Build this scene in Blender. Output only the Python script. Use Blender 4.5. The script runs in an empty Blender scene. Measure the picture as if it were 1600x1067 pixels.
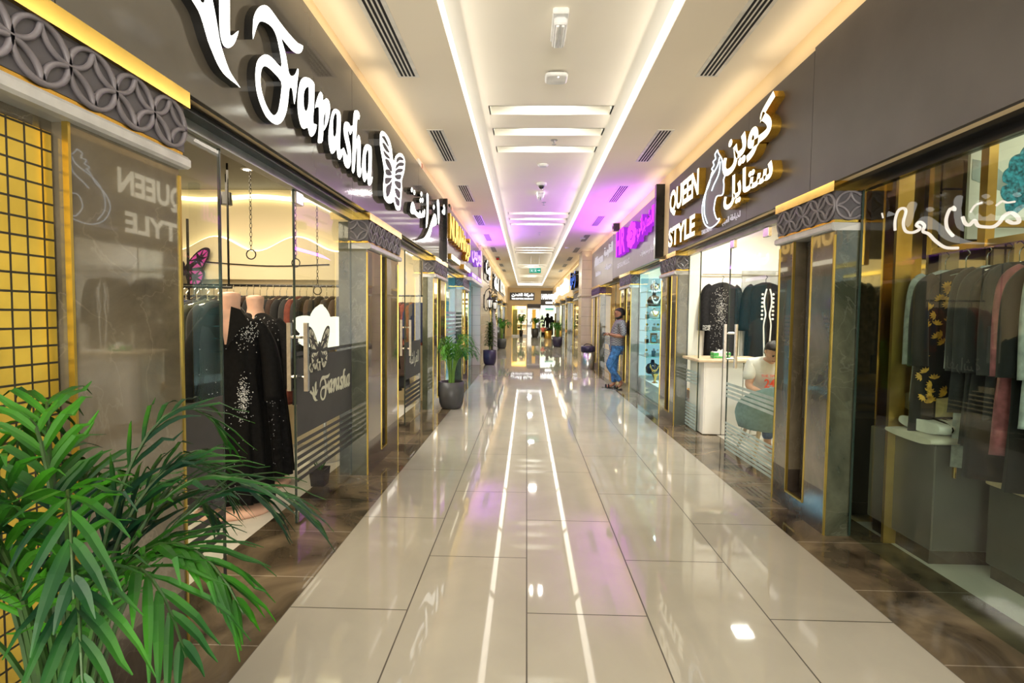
import bpy, bmesh, math, random
from mathutils import Vector, Matrix, noise
random.seed(7)
SC = bpy.context.scene
COL = SC.collection
PI = math.pi
# ------------------------------------------------------------------ camera
def make_camera():
    F, yaw, pitch, roll, cx, h = 819.09, -0.0274587, -0.0480632, 0.0104141, -0.0173634, 1.4815628
    f = Vector((math.sin(yaw)*math.cos(pitch), math.cos(yaw)*math.cos(pitch), math.sin(pitch)))
    r = Vector((math.cos(yaw), -math.sin(yaw), 0)); u = r.cross(f)
    r2 = r*math.cos(roll)+u*math.sin(roll); u2 = -r*math.sin(roll)+u*math.cos(roll)
    cd = bpy.data.cameras.new('camera'); cd.sensor_width = 36; cd.lens = F/1600*36
    cd.clip_start = .05; cd.clip_end = 200
    o = bpy.data.objects.new('camera', cd); COL.objects.link(o)
    m = Matrix((r2, u2, -f)).transposed().to_4x4(); m.translation = (cx, 0, h)
    o.matrix_world = m; SC.camera = o
make_camera()
# ------------------------------------------------------------------ world, exposure
W = bpy.data.worlds.new('world'); SC.world = W; W.use_nodes = True
W.node_tree.nodes['Background'].inputs[0].default_value = (.86, .93, 1, 1)
W.node_tree.nodes['Background'].inputs[1].default_value = 1.2
SC.view_settings.view_transform = 'Standard'; SC.view_settings.look = 'None'
SC.view_settings.gamma = 1; SC.view_settings.use_curve_mapping = False
SC.view_settings.exposure = 0.0
cy = SC.cycles
cy.max_bounces = 9; cy.diffuse_bounces = 4; cy.glossy_bounces = 4; cy.transmission_bounces = 4
cy.transparent_max_bounces = 16; cy.sample_clamp_indirect = 6; cy.caustics_reflective = False; cy.caustics_refractive = False
cy.use_denoising = True
GAIN = 2.1
def area(loc, size, power, col=(1, 1, 1), rot=(0, 0, 0), sy=None, name='lamp_or_fill_light', spread=PI):
    l = bpy.data.lights.new(name, 'AREA'); l.energy = power*GAIN; l.color = col; l.size = size; l.spread = spread
    if sy: l.shape = 'RECTANGLE'; l.size_y = sy
    o = bpy.data.objects.new(name, l); COL.objects.link(o); o.location = loc; o.rotation_euler = rot
    return o
ZS, ZC = 3.6, 3.76            # side soffits / raised middle ceiling
WARM = (1, .83, .58); NEUT = (1, .93, .80)
SLOTS = [5.80+.68*k+5.8*j for j in range(-1, 6) for k in range(3)]
for y in SLOTS:               # lamps at the top of the ceiling pockets
    area((.22, y+.12, ZC+.26), .3, 4.5, (.86, .95, 1), sy=.12)
for y in range(0, 39, 3):     # unseen warm wash lights added above the sign boards
    area((-1.34, y, 3.46), .06, 1.0, (1, .80, .52), (0, PI*.90, 0), sy=2.8)
    area((1.88, y, 3.43), .06, 1.0, (1, .80, .52), (0, -PI*.90, 0), sy=2.8)
for y in (9, 15, 21, 27, 33):   # fill lights added flush with the ceiling between the pocket groups
    area((.22, y+.8, ZC-.012), .22, 20, (1, .95, .86), sy=.22)
for y in range(-1, 39, 3):    # the cove light of both edges of the raised ceiling
    for x, s in ((-.60, 1), (.97, -1)):
        area((x, y, ZC-.07), .12, 3.2, (1, .90, .76), (0, -s*PI*.26, 0), sy=2.8)
area((.3, -4.7, 1.7), 5.0, 300, (1, .95, .84), (math.radians(90), 0, 0), sy=3.0)      # large fill light added in the open end behind the viewer
# inside the shops
area((-3.0, 3.9, 2.78), 1.2, 44, WARM, sy=2.6); area((-3.3, 1.4, 2.78), 1.2, 15, WARM, sy=1.4)
area((-2.6, 7.2, 2.78), .8, 45, (1, .93, .8), sy=1.8)
area((-2.6, 11.2, 2.78), .9, 60, (.30, .75, 1), sy=3.2)
[area((3.0+.5*(k%2), 4.9+1.1*k, 2.82), .22, 17, (1, .96, .86), sy=.22) for k in range(3)]
area((3.1, 2.2, 2.9), 1.0, 8, (1, .9, .72), sy=1.6)
area((2.55, 9.4, 2.7), .4, 34, (.75, .97, 1), sy=1.0)
area((2.9, 13.2, 2.7), .9, 30, (1, .8, .5), sy=2.6)
area((-.5, 40.2, 2.7), 2.0, 60, (1, .74, .32), sy=1.6); area((1.6, 40.6, 2.9), 1.2, 60, (.86, 1, .9), sy=1.8)
for y in (20.5, 25, 30): area((-2.2, y, 2.6), .8, 30, (1, .82, .5), sy=3.0)
for y in (20.5, 25, 31): area((2.8, y, 2.6), .8, 30, (1, .85, .6), sy=3.0)
# extra unseen lights for the purple glow of the two purple signs
area((-1.25, 14.2, 2.9), .3, 26, (.42, .10, 1), (0, -PI*.84, 0), sy=2.8)
area((1.80, 10.9, 2.9), .3, 30, (.52, .09, 1), (0, PI*.84, 0), sy=4.2)
# ------------------------------------------------------------------ materials
MATS = {}
def _nt(name):
    m = bpy.data.materials.new(name); m.use_nodes = True; nt = m.node_tree
    return m, nt, nt.nodes['Principled BSDF'], nt.nodes, nt.links
def coords(nt, sc=1.0):
    g = nt.nodes.new('ShaderNodeNewGeometry'); mp = nt.nodes.new('ShaderNodeMapping')
    mp.inputs['Scale'].default_value = (sc,)*3 if isinstance(sc, (int, float)) else sc
    nt.links.new(g.outputs['Position'], mp.inputs['Vector']); return mp.outputs[0]
def pm(name, col, rough=.5, metal=0, nscale=0, namt=.12, spec=.5, emis=None, es=0, bump=0, alpha=None, sheen=0, coat=0):
    if name in MATS: return MATS[name]
    m, nt, b, N, L = _nt(name)
    b.inputs['Roughness'].default_value = rough; b.inputs['Metallic'].default_value = metal
    b.inputs['Specular IOR Level'].default_value = spec
    if sheen: b.inputs['Sheen Weight'].default_value = sheen
    if coat: b.inputs['Coat Weight'].default_value = coat; b.inputs['Coat Roughness'].default_value = .05
    c = tuple(col)+(1,)
    n = N.new('ShaderNodeTexNoise'); n.inputs['Scale'].default_value = nscale or 6; n.inputs['Detail'].default_value = 4
    L.new(coords(nt), n.inputs['Vector'])
    r = N.new('ShaderNodeValToRGB'); k = namt if nscale else .04
    r.color_ramp.elements[0].position = .35; r.color_ramp.elements[1].position = .65
    r.color_ramp.elements[0].color = tuple(v*(1-k) for v in col)+(1,); r.color_ramp.elements[1].color = tuple(min(1, v*(1+k)) for v in col)+(1,)
    L.new(n.outputs[0], r.inputs[0]); L.new(r.outputs[0], b.inputs['Base Color'])
    if bump:
        bp = N.new('ShaderNodeBump'); bp.inputs['Strength'].default_value = bump; bp.inputs['Distance'].default_value = .01
        L.new(n.outputs[0], bp.inputs['Height']); L.new(bp.outputs[0], b.inputs['Normal'])
    if emis: b.inputs['Emission Color'].default_value = tuple(emis)+(1,); b.inputs['Emission Strength'].default_value = es
    MATS[name] = m; return m
def marble(name, c1, c2, vein, rough=.08, scale=1.6, spec=.5, vw=.035):
    m, nt, b, N, L = _nt(name); co = coords(nt)
    b.inputs['Roughness'].default_value = rough; b.inputs['Specular IOR Level'].default_value = spec
    n = N.new('ShaderNodeTexNoise'); n.inputs['Scale'].default_value = scale; n.inputs['Detail'].default_value = 9; n.inputs['Roughness'].default_value = .62; n.inputs['Distortion'].default_value = .8
    L.new(co, n.inputs['Vector'])
    r = N.new('ShaderNodeValToRGB'); r.color_ramp.elements[0].position = .34; r.color_ramp.elements[1].position = .68
    r.color_ramp.elements[0].color = tuple(c1)+(1,); r.color_ramp.elements[1].color = tuple(c2)+(1,); L.new(n.outputs[0], r.inputs[0])
    n2 = N.new('ShaderNodeTexNoise'); n2.inputs['Scale'].default_value = scale*.9; n2.inputs['Detail'].default_value = 6; n2.inputs['Distortion'].default_value = 1.6; L.new(co, n2.inputs['Vector'])
    s = N.new('ShaderNodeMath'); s.operation = 'SUBTRACT'; s.inputs[1].default_value = .5; L.new(n2.outputs[0], s.inputs[0])
    a = N.new('ShaderNodeMath'); a.operation = 'ABSOLUTE'; L.new(s.outputs[0], a.inputs[0])
    mr = N.new('ShaderNodeMapRange'); mr.inputs[1].default_value = 0; mr.inputs[2].default_value = vw*.3; mr.inputs[3].default_value = .22; mr.inputs[4].default_value = 0; L.new(a.outputs[0], mr.inputs[0])
    mx = N.new('ShaderNodeMix'); mx.data_type = 'RGBA'; L.new(mr.outputs[0], mx.inputs[0]); L.new(r.outputs[0], mx.inputs[6]); mx.inputs[7].default_value = tuple(vein)+(1,)
    L.new(mx.outputs[2], b.inputs['Base Color']); MATS[name] = m
    return m, nt, b, mx
def tiles(name, base, joint, bw, rh, off, freq=2, shift=(0, 0), rough=.05, mortar=.004, swap=True, axes='xy', vein=.06, bright=(1, 1)):
    """stone tiles: rows of height rh with joints every bw"""
    m, nt, b, N, L = _nt(name); g = N.new('ShaderNodeNewGeometry'); sp = N.new('ShaderNodeSeparateXYZ'); L.new(g.outputs['Position'], sp.inputs[0])
    cb = N.new('ShaderNodeCombineXYZ'); A = {'x': 0, 'y': 1, 'z': 2}
    for k in (0, 1):
        ad = N.new('ShaderNodeMath'); ad.operation = 'ADD'; ad.inputs[1].default_value = shift[k]
        L.new(sp.outputs[A[axes[k]]], ad.inputs[0]); L.new(ad.outputs[0], cb.inputs[k])
    br = N.new('ShaderNodeTexBrick'); br.offset = off; br.offset_frequency = freq; br.squash = 1
    br.inputs['Scale'].default_value = 1; br.inputs['Mortar Size'].default_value = mortar; br.inputs['Brick Width'].default_value = bw; br.inputs['Row Height'].default_value = rh; br.inputs['Bias'].default_value = 0; br.inputs['Mortar Smooth'].default_value = 0
    br.inputs['Color1'].default_value = tuple(v*.97 for v in base)+(1,); br.inputs['Color2'].default_value = tuple(base)+(1,); br.inputs['Mortar'].default_value = tuple(joint)+(1,)
    L.new(cb.outputs[0], br.inputs['Vector'])
    n = N.new('ShaderNodeTexNoise'); n.inputs['Scale'].default_value = 2.2; n.inputs['Detail'].default_value = 7; n.inputs['Distortion'].default_value = 1.1; L.new(g.outputs['Position'], n.inputs['Vector'])
    mr = N.new('ShaderNodeMapRange'); mr.inputs[1].default_value = .3; mr.inputs[2].default_value = .7; mr.inputs[3].default_value = 1-vein; mr.inputs[4].default_value = 1+vein; L.new(n.outputs[0], mr.inputs[0])
    mx = N.new('ShaderNodeMix'); mx.data_type = 'RGBA'; mx.blend_type = 'MULTIPLY'; mx.inputs[0].default_value = 1; L.new(br.outputs[0], mx.inputs[6]); L.new(mr.outputs[0], mx.inputs[7])
    L.new(mx.outputs[2], b.inputs['Base Color']); b.inputs['Roughness'].default_value = rough
    mr2 = N.new('ShaderNodeMapRange'); mr2.inputs[3].default_value = rough; mr2.inputs[4].default_value = .5; L.new(br.outputs['Fac'], mr2.inputs[0]); L.new(mr2.outputs[0], b.inputs['Roughness'])
    MATS[name] = m; return m
def emit(name, col, s):
    if name in MATS: return MATS[name]
    m = bpy.data.materials.new(name); m.use_nodes = True; nt = m.node_tree; nt.nodes.clear()
    e = nt.nodes.new('ShaderNodeEmission'); o = nt.nodes.new('ShaderNodeOutputMaterial'); nt.links.new(e.outputs[0], o.inputs[0])
    e.inputs[0].default_value = tuple(col)+(1,); e.inputs[1].default_value = s; MATS[name] = m; return m
def glassm(name, tint=(.93, .97, .95), refl=1.0, base=.04, ior=1.5):
    m = bpy.data.materials.new(name); m.use_nodes = True; nt = m.node_tree; N = nt.nodes; L = nt.links; N.clear()
    t = N.new('ShaderNodeBsdfTransparent'); t.inputs[0].default_value = tuple(tint)+(1,)
    g = N.new('ShaderNodeBsdfGlossy'); g.inputs['Roughness'].default_value = .01
    f = N.new('ShaderNodeFresnel'); f.inputs[0].default_value = ior
    mu = N.new('ShaderNodeMath'); mu.operation = 'MULTIPLY_ADD'; mu.inputs[1].default_value = refl; mu.inputs[2].default_value = base; L.new(f.outputs[0], mu.inputs[0]); mu.use_clamp = True
    mx = N.new('ShaderNodeMixShader'); o = N.new('ShaderNodeOutputMaterial')
    ge = N.new('ShaderNodeNewGeometry'); iv = N.new('ShaderNodeMath'); iv.operation = 'SUBTRACT'; iv.inputs[0].default_value = 1; L.new(ge.outputs['Backfacing'], iv.inputs[1])
    m2 = N.new('ShaderNodeMath'); m2.operation = 'MULTIPLY'; L.new(mu.outputs[0], m2.inputs[0]); L.new(iv.outputs[0], m2.inputs[1])
    L.new(m2.outputs[0], mx.inputs[0]); L.new(t.outputs[0], mx.inputs[1]); L.new(g.outputs[0], mx.inputs[2]); L.new(mx.outputs[0], o.inputs[0])
    MATS[name] = m; return m
M = MATS
tiles('hall_tile', (.41, .385, .325), (.07, .06, .045), 1.2, .6, .5, 2, shift=(-3.155+12, 1.2+1.2), rough=.035, axes='yx', vein=.05, mortar=.0035)
tiles('border_tile', (.135, .104, .066), (.24, .20, .15), .62, 6, 0, 2, shift=(-2.24+6.2, 3), rough=.05, axes='yx', vein=.85, mortar=.003)
tiles('pilaster_tile', (.62, .52, .37), (.36, .29, .20), 1.2, .30, .0, 2, rough=.25, axes='xz', vein=.05, mortar=.006)
tiles('pilaster_tile_side', (.62, .52, .37), (.36, .29, .20), 1.2, .30, .0, 2, rough=.25, axes='yz', vein=.05, mortar=.006)
tiles('pilaster_white', (.66, .62, .55), (.40, .38, .34), 1.2, .30, .0, 2, rough=.25, axes='xz', vein=.03, mortar=.006)
tiles('gold_mosaic', (.70, .50, .07), (.05, .045, .03), .055, .055, .0, 2, rough=.22, axes='yz', vein=.22, mortar=.0035)
M['gold_mosaic'].node_tree.nodes['Principled BSDF'].inputs['Metallic'].default_value = .55
marble('brown_marble', (.075, .062, .040), (.185, .155, .105), (.34, .29, .21), rough=.09, scale=1.8)
marble('green_marble', (.030, .036, .022), (.09, .095, .06), (.2, .2, .16), rough=.09, scale=2.1)
marble('plinth_marble', (.035, .027, .021), (.10, .078, .06), (.2, .16, .13), rough=.1, scale=2.2)
marble('shop_floor', (.62, .60, .54), (.78, .75, .68), (.5, .47, .42), rough=.12, scale=1.2)
pm('ceiling_paint', (.90, .80, .64), .75, nscale=.6, namt=.03)
pm('ceiling_paint_mid', (.90, .84, .72), .75, nscale=.6, namt=.03)
pm('wall_paint', (.86, .68, .42), .7, nscale=.8, namt=.03)
pm('fascia_gloss', (.10, .088, .070), .08, nscale=3, namt=.1, spec=.9)
pm('fascia_matt', (.075, .065, .060), .42, nscale=3, namt=.1)
pm('fascia_mauve', (.14, .115, .13), .35, nscale=3, namt=.08)
pm('fascia_grey', (.20, .18, .17), .3, nscale=3, namt=.06)
pm('frame_dark', (.018, .018, .018), .2, metal=.3, nscale=8)
pm('rail_steel', (.32, .34, .33), .3, metal=.6, nscale=10)
pm('gold', (.70, .46, .10), .14, metal=1, nscale=5, namt=.12)
pm('shelf_edge', (.25, .60, .58), .2)
pm('gold_trim', (.50, .36, .08), .28, metal=.9, nscale=5, namt=.12)
pm('gold_satin', (.72, .47, .12), .3, metal=.9, nscale=5, namt=.12)
pm('gold_side', (.62, .36, .05), .22, metal=.75, nscale=5, namt=.25)
pm('chrome', (.72, .72, .70), .16, metal=1, nscale=9, namt=.06)
pm('steel_brushed', (.55, .55, .57), .28, metal=.95, nscale=30, namt=.12)
pm('ring_slate', (.16, .145, .16), .4, nscale=12)
pm('capital_slate', (.07, .064, .072), .45, nscale=12, namt=.1)
pm('moulding', (.50, .50, .49), .3, metal=.2, nscale=9)
pm('black_side', (.012, .012, .012), .25, nscale=20)
pm('film_dark', (.045, .043, .043), .55, nscale=6)
pm('film_frost', (.42, .52, .50), .6, nscale=6)
pm('vent_white', (.76, .72, .64), .5, nscale=9)
pm('vent_black', (.006, .005, .005), .8, nscale=9)
pm('plastic_white', (.80, .80, .78), .35, nscale=9)
pm('red_plastic', (.5, .02, .02), .4, nscale=9)
emit('led_white', (1, .96, .88), 1.8); emit('letter_white', (1, .98, .90), 3.2); emit('letter_warm', (1, .90, .66), 2.6)
emit('letter_gold', (1, .62, .17), 2.2); emit('letter_purple', (.72, .13, 1), 1.9); emit('letter_pink', (.80, .06, 1), 1.7)
emit('letter_lilac', (.72, .42, 1), 2.0); emit('neon_pink', (1, .78, .70), 1.5); emit('line_blue', (.45, .72, 1), 2.6)
emit('led_warm', (1, .88, .52), 4.5); emit('spot_white', (1, .97, .9), 9); emit('exit_green', (.02, .42, .27), .9); emit('exit_white', (.85, 1, .95), 1.2)
emit('thin_white', (.95, .85, .9), .75); emit('flower_glow', (1, .95, .74), 1.5); emit('cool_panel', (.55, .95, 1), .75); emit('lamp_glow', (1, .90, .72), 1.5); emit('orange_glow', (1, .52, .08), .9); emit('blue_letter', (.12, .25, .9), 1.2)
glassm('glass', (.97, .99, .97), .8, .02); glassm('glass_dark', (.82, .88, .84), .62, .03); glassm('glass_teal', (.88, .98, .98), .8, .03)
def leafm(name, a, b2):
    m, nt, b, N, L = _nt(name); n = N.new('ShaderNodeTexNoise'); n.inputs['Scale'].default_value = 3.5; L.new(coords(nt), n.inputs['Vector'])
    r = N.new('ShaderNodeValToRGB'); r.color_ramp.elements[0].position = .35; r.color_ramp.elements[1].position = .65
    r.color_ramp.elements[0].color = tuple(a)+(1,); r.color_ramp.elements[1].color = tuple(b2)+(1,); L.new(n.outputs[0], r.inputs[0]); L.new(r.outputs[0], b.inputs['Base Color'])
    b.inputs['Roughness'].default_value = .48; b.inputs['Specular IOR Level'].default_value = .3
    MATS[name] = m
leafm('leaf', (.004, .045, .010), (.020, .20, .010)); leafm('leaf_far', (.012, .095, .010), (.075, .25, .015)); leafm('leaf_olive', (.008, .040, .010), (.10, .15, .03))
pm('stem_green', (.12, .26, .03), .5, nscale=20)
pm('soil', (.03, .022, .016), .9, nscale=40, namt=.5)
pm('pot_grey', (.055, .055, .058), .42, nscale=8); pm('pot_purple', (.030, .022, .065), .35, nscale=8)
pm('skin_man', (.33, .14, .075), .55, nscale=15); pm('skin_light', (.62, .36, .24), .55, nscale=15); pm('skin_mannequin', (.80, .50, .38), .45, nscale=10)
pm('hair', (.012, .009, .008), .6, nscale=60, namt=.4, bump=.4)
pm('black_cloth', (.004, .004, .0045), .8, nscale=40, namt=.4, spec=.2); pm('charcoal_cloth', (.013, .0125, .0135), .85, nscale=30, namt=.3, spec=.2)
pm('jeans', (.045, .13, .30), .85, nscale=18, namt=.5); pm('white_cloth', (.78, .78, .74), .8, nscale=6)
pm('crystal', (.80, .80, .76), .1, metal=.6, nscale=9, emis=(1, 1, .95), es=.12)
M['hall_tile'].node_tree.nodes['Principled BSDF'].inputs['Specular IOR Level'].default_value = .38
pm('recess_dark', (.045, .036, .022), .25, nscale=4, namt=.3)
for k_ in ('brown_marble', 'green_marble'):
    b_ = M[k_].node_tree.nodes['Principled BSDF']; b_.inputs['Coat Weight'].default_value = 1; b_.inputs['Coat IOR'].default_value = 1.58; b_.inputs['Coat Roughness'].default_value = .02
leafm('leaf_near', (.002, .026, .012), (.030, .17, .004))
pm('stem_dark', (.022, .07, .010), .5, nscale=12, namt=.4)
# ------------------------------------------------------------------ geometry helpers
class MB:
    def __init__(s): s.v = []; s.f = []; s.m = []
    def add(s, vs, fs, m=0):
        k = len(s.v); s.v += [tuple(v) for v in vs]; s.f += [tuple(i+k for i in f) for f in fs]; s.m += [m]*len(fs); return s
    def box(s, x0, x1, y0, y1, z0, z1, m=0):
        v = [(x, y, z) for z in (z0, z1) for y in (y0, y1) for x in (x0, x1)]
        return s.add(v, [(0, 2, 3, 1), (4, 5, 7, 6), (0, 1, 5, 4), (2, 6, 7, 3), (0, 4, 6, 2), (1, 3, 7, 5)], m)
    def bevbox(s, x0, x1, y0, y1, z0, z1, b=.01, m=0):
        xs = [(x0+b, x1-b, y0, y1), (x0, x1, y0+b, y1-b)]
        ring = lambda z, i: [(x0+b+i, y0+i, z), (x1-b-i, y0+i, z), (x1-i, y0+b+i, z), (x1-i, y1-b-i, z), (x1-b-i, y1-i, z), (x0+b+i, y1-i, z), (x0+i, y1-b-i, z), (x0+i, y0+b+i, z)]
        return s.loft([ring(z0, b*.7), ring(z0+b, 0), ring(z1-b, 0), ring(z1, b*.7)], m=m)
    def loft(s, rings, m=0, cap=True, close=True):
        n = len(rings[0]); k = len(s.v)
        for r in rings: s.v += [tuple(p) for p in r]
        for i in range(len(rings)-1):
            for j in range(n if close else n-1):
                a = k+i*n+j; b = k+i*n+(j+1) % n
                s.f.append((a, b, b+n, a+n)); s.m.append(m)
        if cap:
            s.f.append(tuple(k+j for j in reversed(range(n)))); s.m.append(m)
            s.f.append(tuple(k+(len(rings)-1)*n+j for j in range(n))); s.m.append(m)
        return s
    def lathe(s, prof, c=(0, 0, 0), n=20, m=0, sx=1, sy=1, cap=True):
        return s.loft([[(c[0]+r*sx*math.cos(2*PI*j/n), c[1]+r*sy*math.sin(2*PI*j/n), c[2]+z) for j in range(n)] for r, z in prof], m, cap)
    def tube(s, pts, r, n=6, m=0, closed=False, cap=True):
        pts = [Vector(p) for p in pts]; k = len(pts); rings = []
        R = r if isinstance(r, (list, tuple)) else [r]*k
        t0 = None
        for i, p in enumerate(pts):
            if closed: t = pts[(i+1) % k]-pts[i-1]
            else: t = pts[min(i+1, k-1)]-pts[max(i-1, 0)]
            if t.length < 1e-9: t = Vector((0, 0, 1))
            t.normalize()
            if t0 is None:
                u = t.cross(Vector((0, 0, 1)) if abs(t.z) < .9 else Vector((0, 1, 0))).normalized()
            else:
                u = (u-t*u.dot(t))
                u = u.normalized() if u.length > 1e-6 else t.orthogonal().normalized()
            t0 = t; w = t.cross(u)
            rings.append([p+u*R[i]*math.cos(2*PI*j/n)+w*R[i]*math.sin(2*PI*j/n) for j in range(n)])
        if closed: rings.append(rings[0]); return s.loft(rings, m, False)
        return s.loft(rings, m, cap)
    def poly(s, pts2, place, d, m_face=0, m_side=1, holes=()):
        """extrude a closed outline: pts2 in (u, v), place(u, v, n) -> world, depth d"""
        for h in holes: pts2 = keyhole(pts2, h)
        a = sum(p[0]*q[1]-q[0]*p[1] for p, q in zip(pts2, pts2[1:]+pts2[:1]))
        if a < 0: pts2 = pts2[::-1]
        n = len(pts2); k = len(s.v)
        s.v += [tuple(place(u, v, d)) for u, v in pts2]+[tuple(place(u, v, 0)) for u, v in pts2]
        s.f.append(tuple(k+i for i in range(n))); s.m.append(m_face)
        s.f.append(tuple(k+n+i for i in reversed(range(n)))); s.m.append(m_side)
        for i in range(n):
            j = (i+1) % n; s.f.append((k+i, k+n+i, k+n+j, k+j)); s.m.append(m_side)
        return s
    def ball(s, c, r, n=10, m=0, sc=(1, 1, 1)):
        pr = [(math.sin(PI*i/n)*r, -math.cos(PI*i/n)*r) for i in range(n+1)]; pr[0] = (1e-4, -r); pr[-1] = (1e-4, r)
        return s.loft([[(c[0]+q*sc[0]*math.cos(2*PI*j/(n+2)), c[1]+q*sc[1]*math.sin(2*PI*j/(n+2)), c[2]+z*sc[2]) for j in range(n+2)] for q, z in pr], m)
    def rot(s, k0, c, ang):
        ca, sa = math.cos(ang), math.sin(ang)
        for i in range(k0, len(s.v)):
            x, y, z = s.v[i]; x -= c[0]; y -= c[1]; s.v[i] = (c[0]+x*ca-y*sa, c[1]+x*sa+y*ca, z)
        return s
    def build(s, name, mats, parent=None, smooth=False, **props):
        me = bpy.data.meshes.new(name); me.from_pydata(s.v, [], s.f)
        for m in (mats if isinstance(mats, (list, tuple)) else [mats]): me.materials.append(M[m] if isinstance(m, str) else m)
        me.polygons.foreach_set('material_index', s.m)
        if smooth: me.polygons.foreach_set('use_smooth', [len(f) < 6 for f in s.f])
        me.update()
        o = bpy.data.objects.new(name, me); COL.objects.link(o)
        if parent is not None:
            o.parent = parent; o.matrix_parent_inverse = Matrix.Identity(4)
            if parent.location.length > 0 or parent.parent:
                w = parent.matrix_world if False else world_of(parent)
                me.transform(w.inverted())
        for k, v in props.items(): o[k] = v
        return o
def world_of(o):
    m = Matrix.LocRotScale(o.location, o.rotation_euler, o.scale)
    return world_of(o.parent) @ m if o.parent else m
def keyhole(outer, hole):
    a = sum(p[0]*q[1]-q[0]*p[1] for p, q in zip(outer, outer[1:]+outer[:1]))
    b = sum(p[0]*q[1]-q[0]*p[1] for p, q in zip(hole, hole[1:]+hole[:1]))
    if a*b > 0: hole = hole[::-1]
    i, j = min(((i, j) for i in range(len(outer)) for j in range(len(hole))), key=lambda t: (outer[t[0]][0]-hole[t[1]][0])**2+(outer[t[0]][1]-hole[t[1]][1])**2)
    return outer[:i+1]+hole[j:]+hole[:j+1]+outer[i:]
def empty(name, loc, label, cat, group=None, rz=0):
    o = bpy.data.objects.new(name, None); COL.objects.link(o); o.location = loc; o.rotation_euler = (0, 0, rz); o.empty_display_size = .1
    o['label'] = label; o['category'] = cat
    if group: o['group'] = group
    return o
def tag(o, label, cat, group=None, kind=None):
    o['label'] = label; o['category'] = cat
    if group: o['group'] = group
    if kind: o['kind'] = kind
    return o
def struct(o): o['kind'] = 'structure'; return o
def kids(o): return [c for c in bpy.data.objects if c.parent is o]
def dup(root, loc=None, rz=None, label=None, group=None, mat=None):
    def cp(o, par):
        c = o.copy(); COL.objects.link(c)
        if par: c.parent = par
        for ch in kids(o): cp(ch, c)
        return c
    r = cp(root, None)
    if loc is not None: r.location = loc
    if rz is not None: r.rotation_euler = (0, 0, rz)
    if label: r['label'] = label
    if group: r['group'] = group
    return r
def plane_l(x): return lambda u, v, n: (x+n, u, v)      # left side: faces +x, u = +y
def plane_r(x): return lambda u, v, n: (x-n, -u, v)     # right side: faces -x, u = -y
def plane_f(y): return lambda u, v, n: (u, y-n, v)      # end wall: faces -y, u = +x
# ---- lettering
FORMS = {}
def _forms():
    base = {'ا': (0xFE8D, 2), 'ب': (0xFE8F, 4), 'ة': (0xFE93, 2), 'ت': (0xFE95, 4), 'ج': (0xFE9D, 4), 'ح': (0xFEA1, 4), 'خ': (0xFEA5, 4), 'د': (0xFEA9, 2), 'ر': (0xFEAD, 2), 'ز': (0xFEAF, 2), 'س': (0xFEB1, 4), 'ش': (0xFEB5, 4), 'ص': (0xFEB9, 4), 'ط': (0xFEC1, 4), 'ع': (0xFEC9, 4), 'ف': (0xFED1, 4), 'ق': (0xFED5, 4), 'ك': (0xFED9, 4), 'ل': (0xFEDD, 4), 'م': (0xFEE1, 4), 'ن': (0xFEE5, 4), 'ه': (0xFEE9, 4), 'و': (0xFEED, 2), 'ي': (0xFEF1, 4), 'أ': (0xFE83, 2), 'ى': (0xFEEF, 2)}
    FORMS.update(base)
_forms()
def shape(s):
    if not any(c in FORMS for c in s): return s
    out = []
    for i, c in enumerate(s):
        if c not in FORMS: out.append(c); continue
        b, k = FORMS[c]
        prev = i > 0 and s[i-1] in FORMS and FORMS[s[i-1]][1] == 4
        nxt = i+1 < len(s) and s[i+1] in FORMS and k == 4
        out.append(chr(b+(3 if prev and nxt else 2 if nxt else 1 if prev else 0)))
    return ''.join(reversed(out))
def text_islands(s, depth=.1, bold=0.0, split=True):
    c = bpy.data.curves.new('text', 'FONT'); c.body = shape(s); c.size = 1; c.extrude = depth/2; c.offset = bold; c.resolution_u = 3
    o = bpy.data.objects.new('text', c); COL.objects.link(o)
    dg = bpy.context.evaluated_depsgraph_get(); me = o.evaluated_get(dg).to_mesh()
    V = [v.co.copy() for v in me.vertices]; Fs = [(tuple(p.vertices), 0 if p.normal.z > .9 else 1) for p in me.polygons]
    o.evaluated_get(dg).to_mesh_clear(); bpy.data.objects.remove(o); bpy.data.curves.remove(c)
    # weld-by-position union find
    key = {}; par = list(range(len(V)))
    def fd(a):
        while par[a] != a: par[a] = par[par[a]]; a = par[a]
        return a
    for i, v in enumerate(V):
        k = (round(v.x, 4), round(v.y, 4))
        if k in key: par[fd(i)] = fd(key[k])
        else: key[k] = i
    for f, _ in Fs:
        for a in f[1:]: par[fd(a)] = fd(f[0])
    isl = {}
    for f, m in Fs: isl.setdefault(fd(f[0]), []).append((f, m))
    grp = []
    for fs in isl.values():
        xs = [V[i].x for f, _ in fs for i in f]; grp.append([min(xs), max(xs), fs])
    grp.sort(key=lambda g: g[0]); mg = []
    for g in grp:
        if mg and (not split or min(mg[-1][1], g[1])-g[0] > .5*min(g[1]-g[0], mg[-1][1]-mg[-1][0])):
            mg[-1][1] = max(mg[-1][1], g[1]); mg[-1][2] = mg[-1][2]+g[2]
        else: mg.append(g)
    xs = [v.x for v in V]; ys = [v.y for v in V]
    return V, [g[2] for g in mg], (min(xs), max(xs), min(ys), max(ys))
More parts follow.
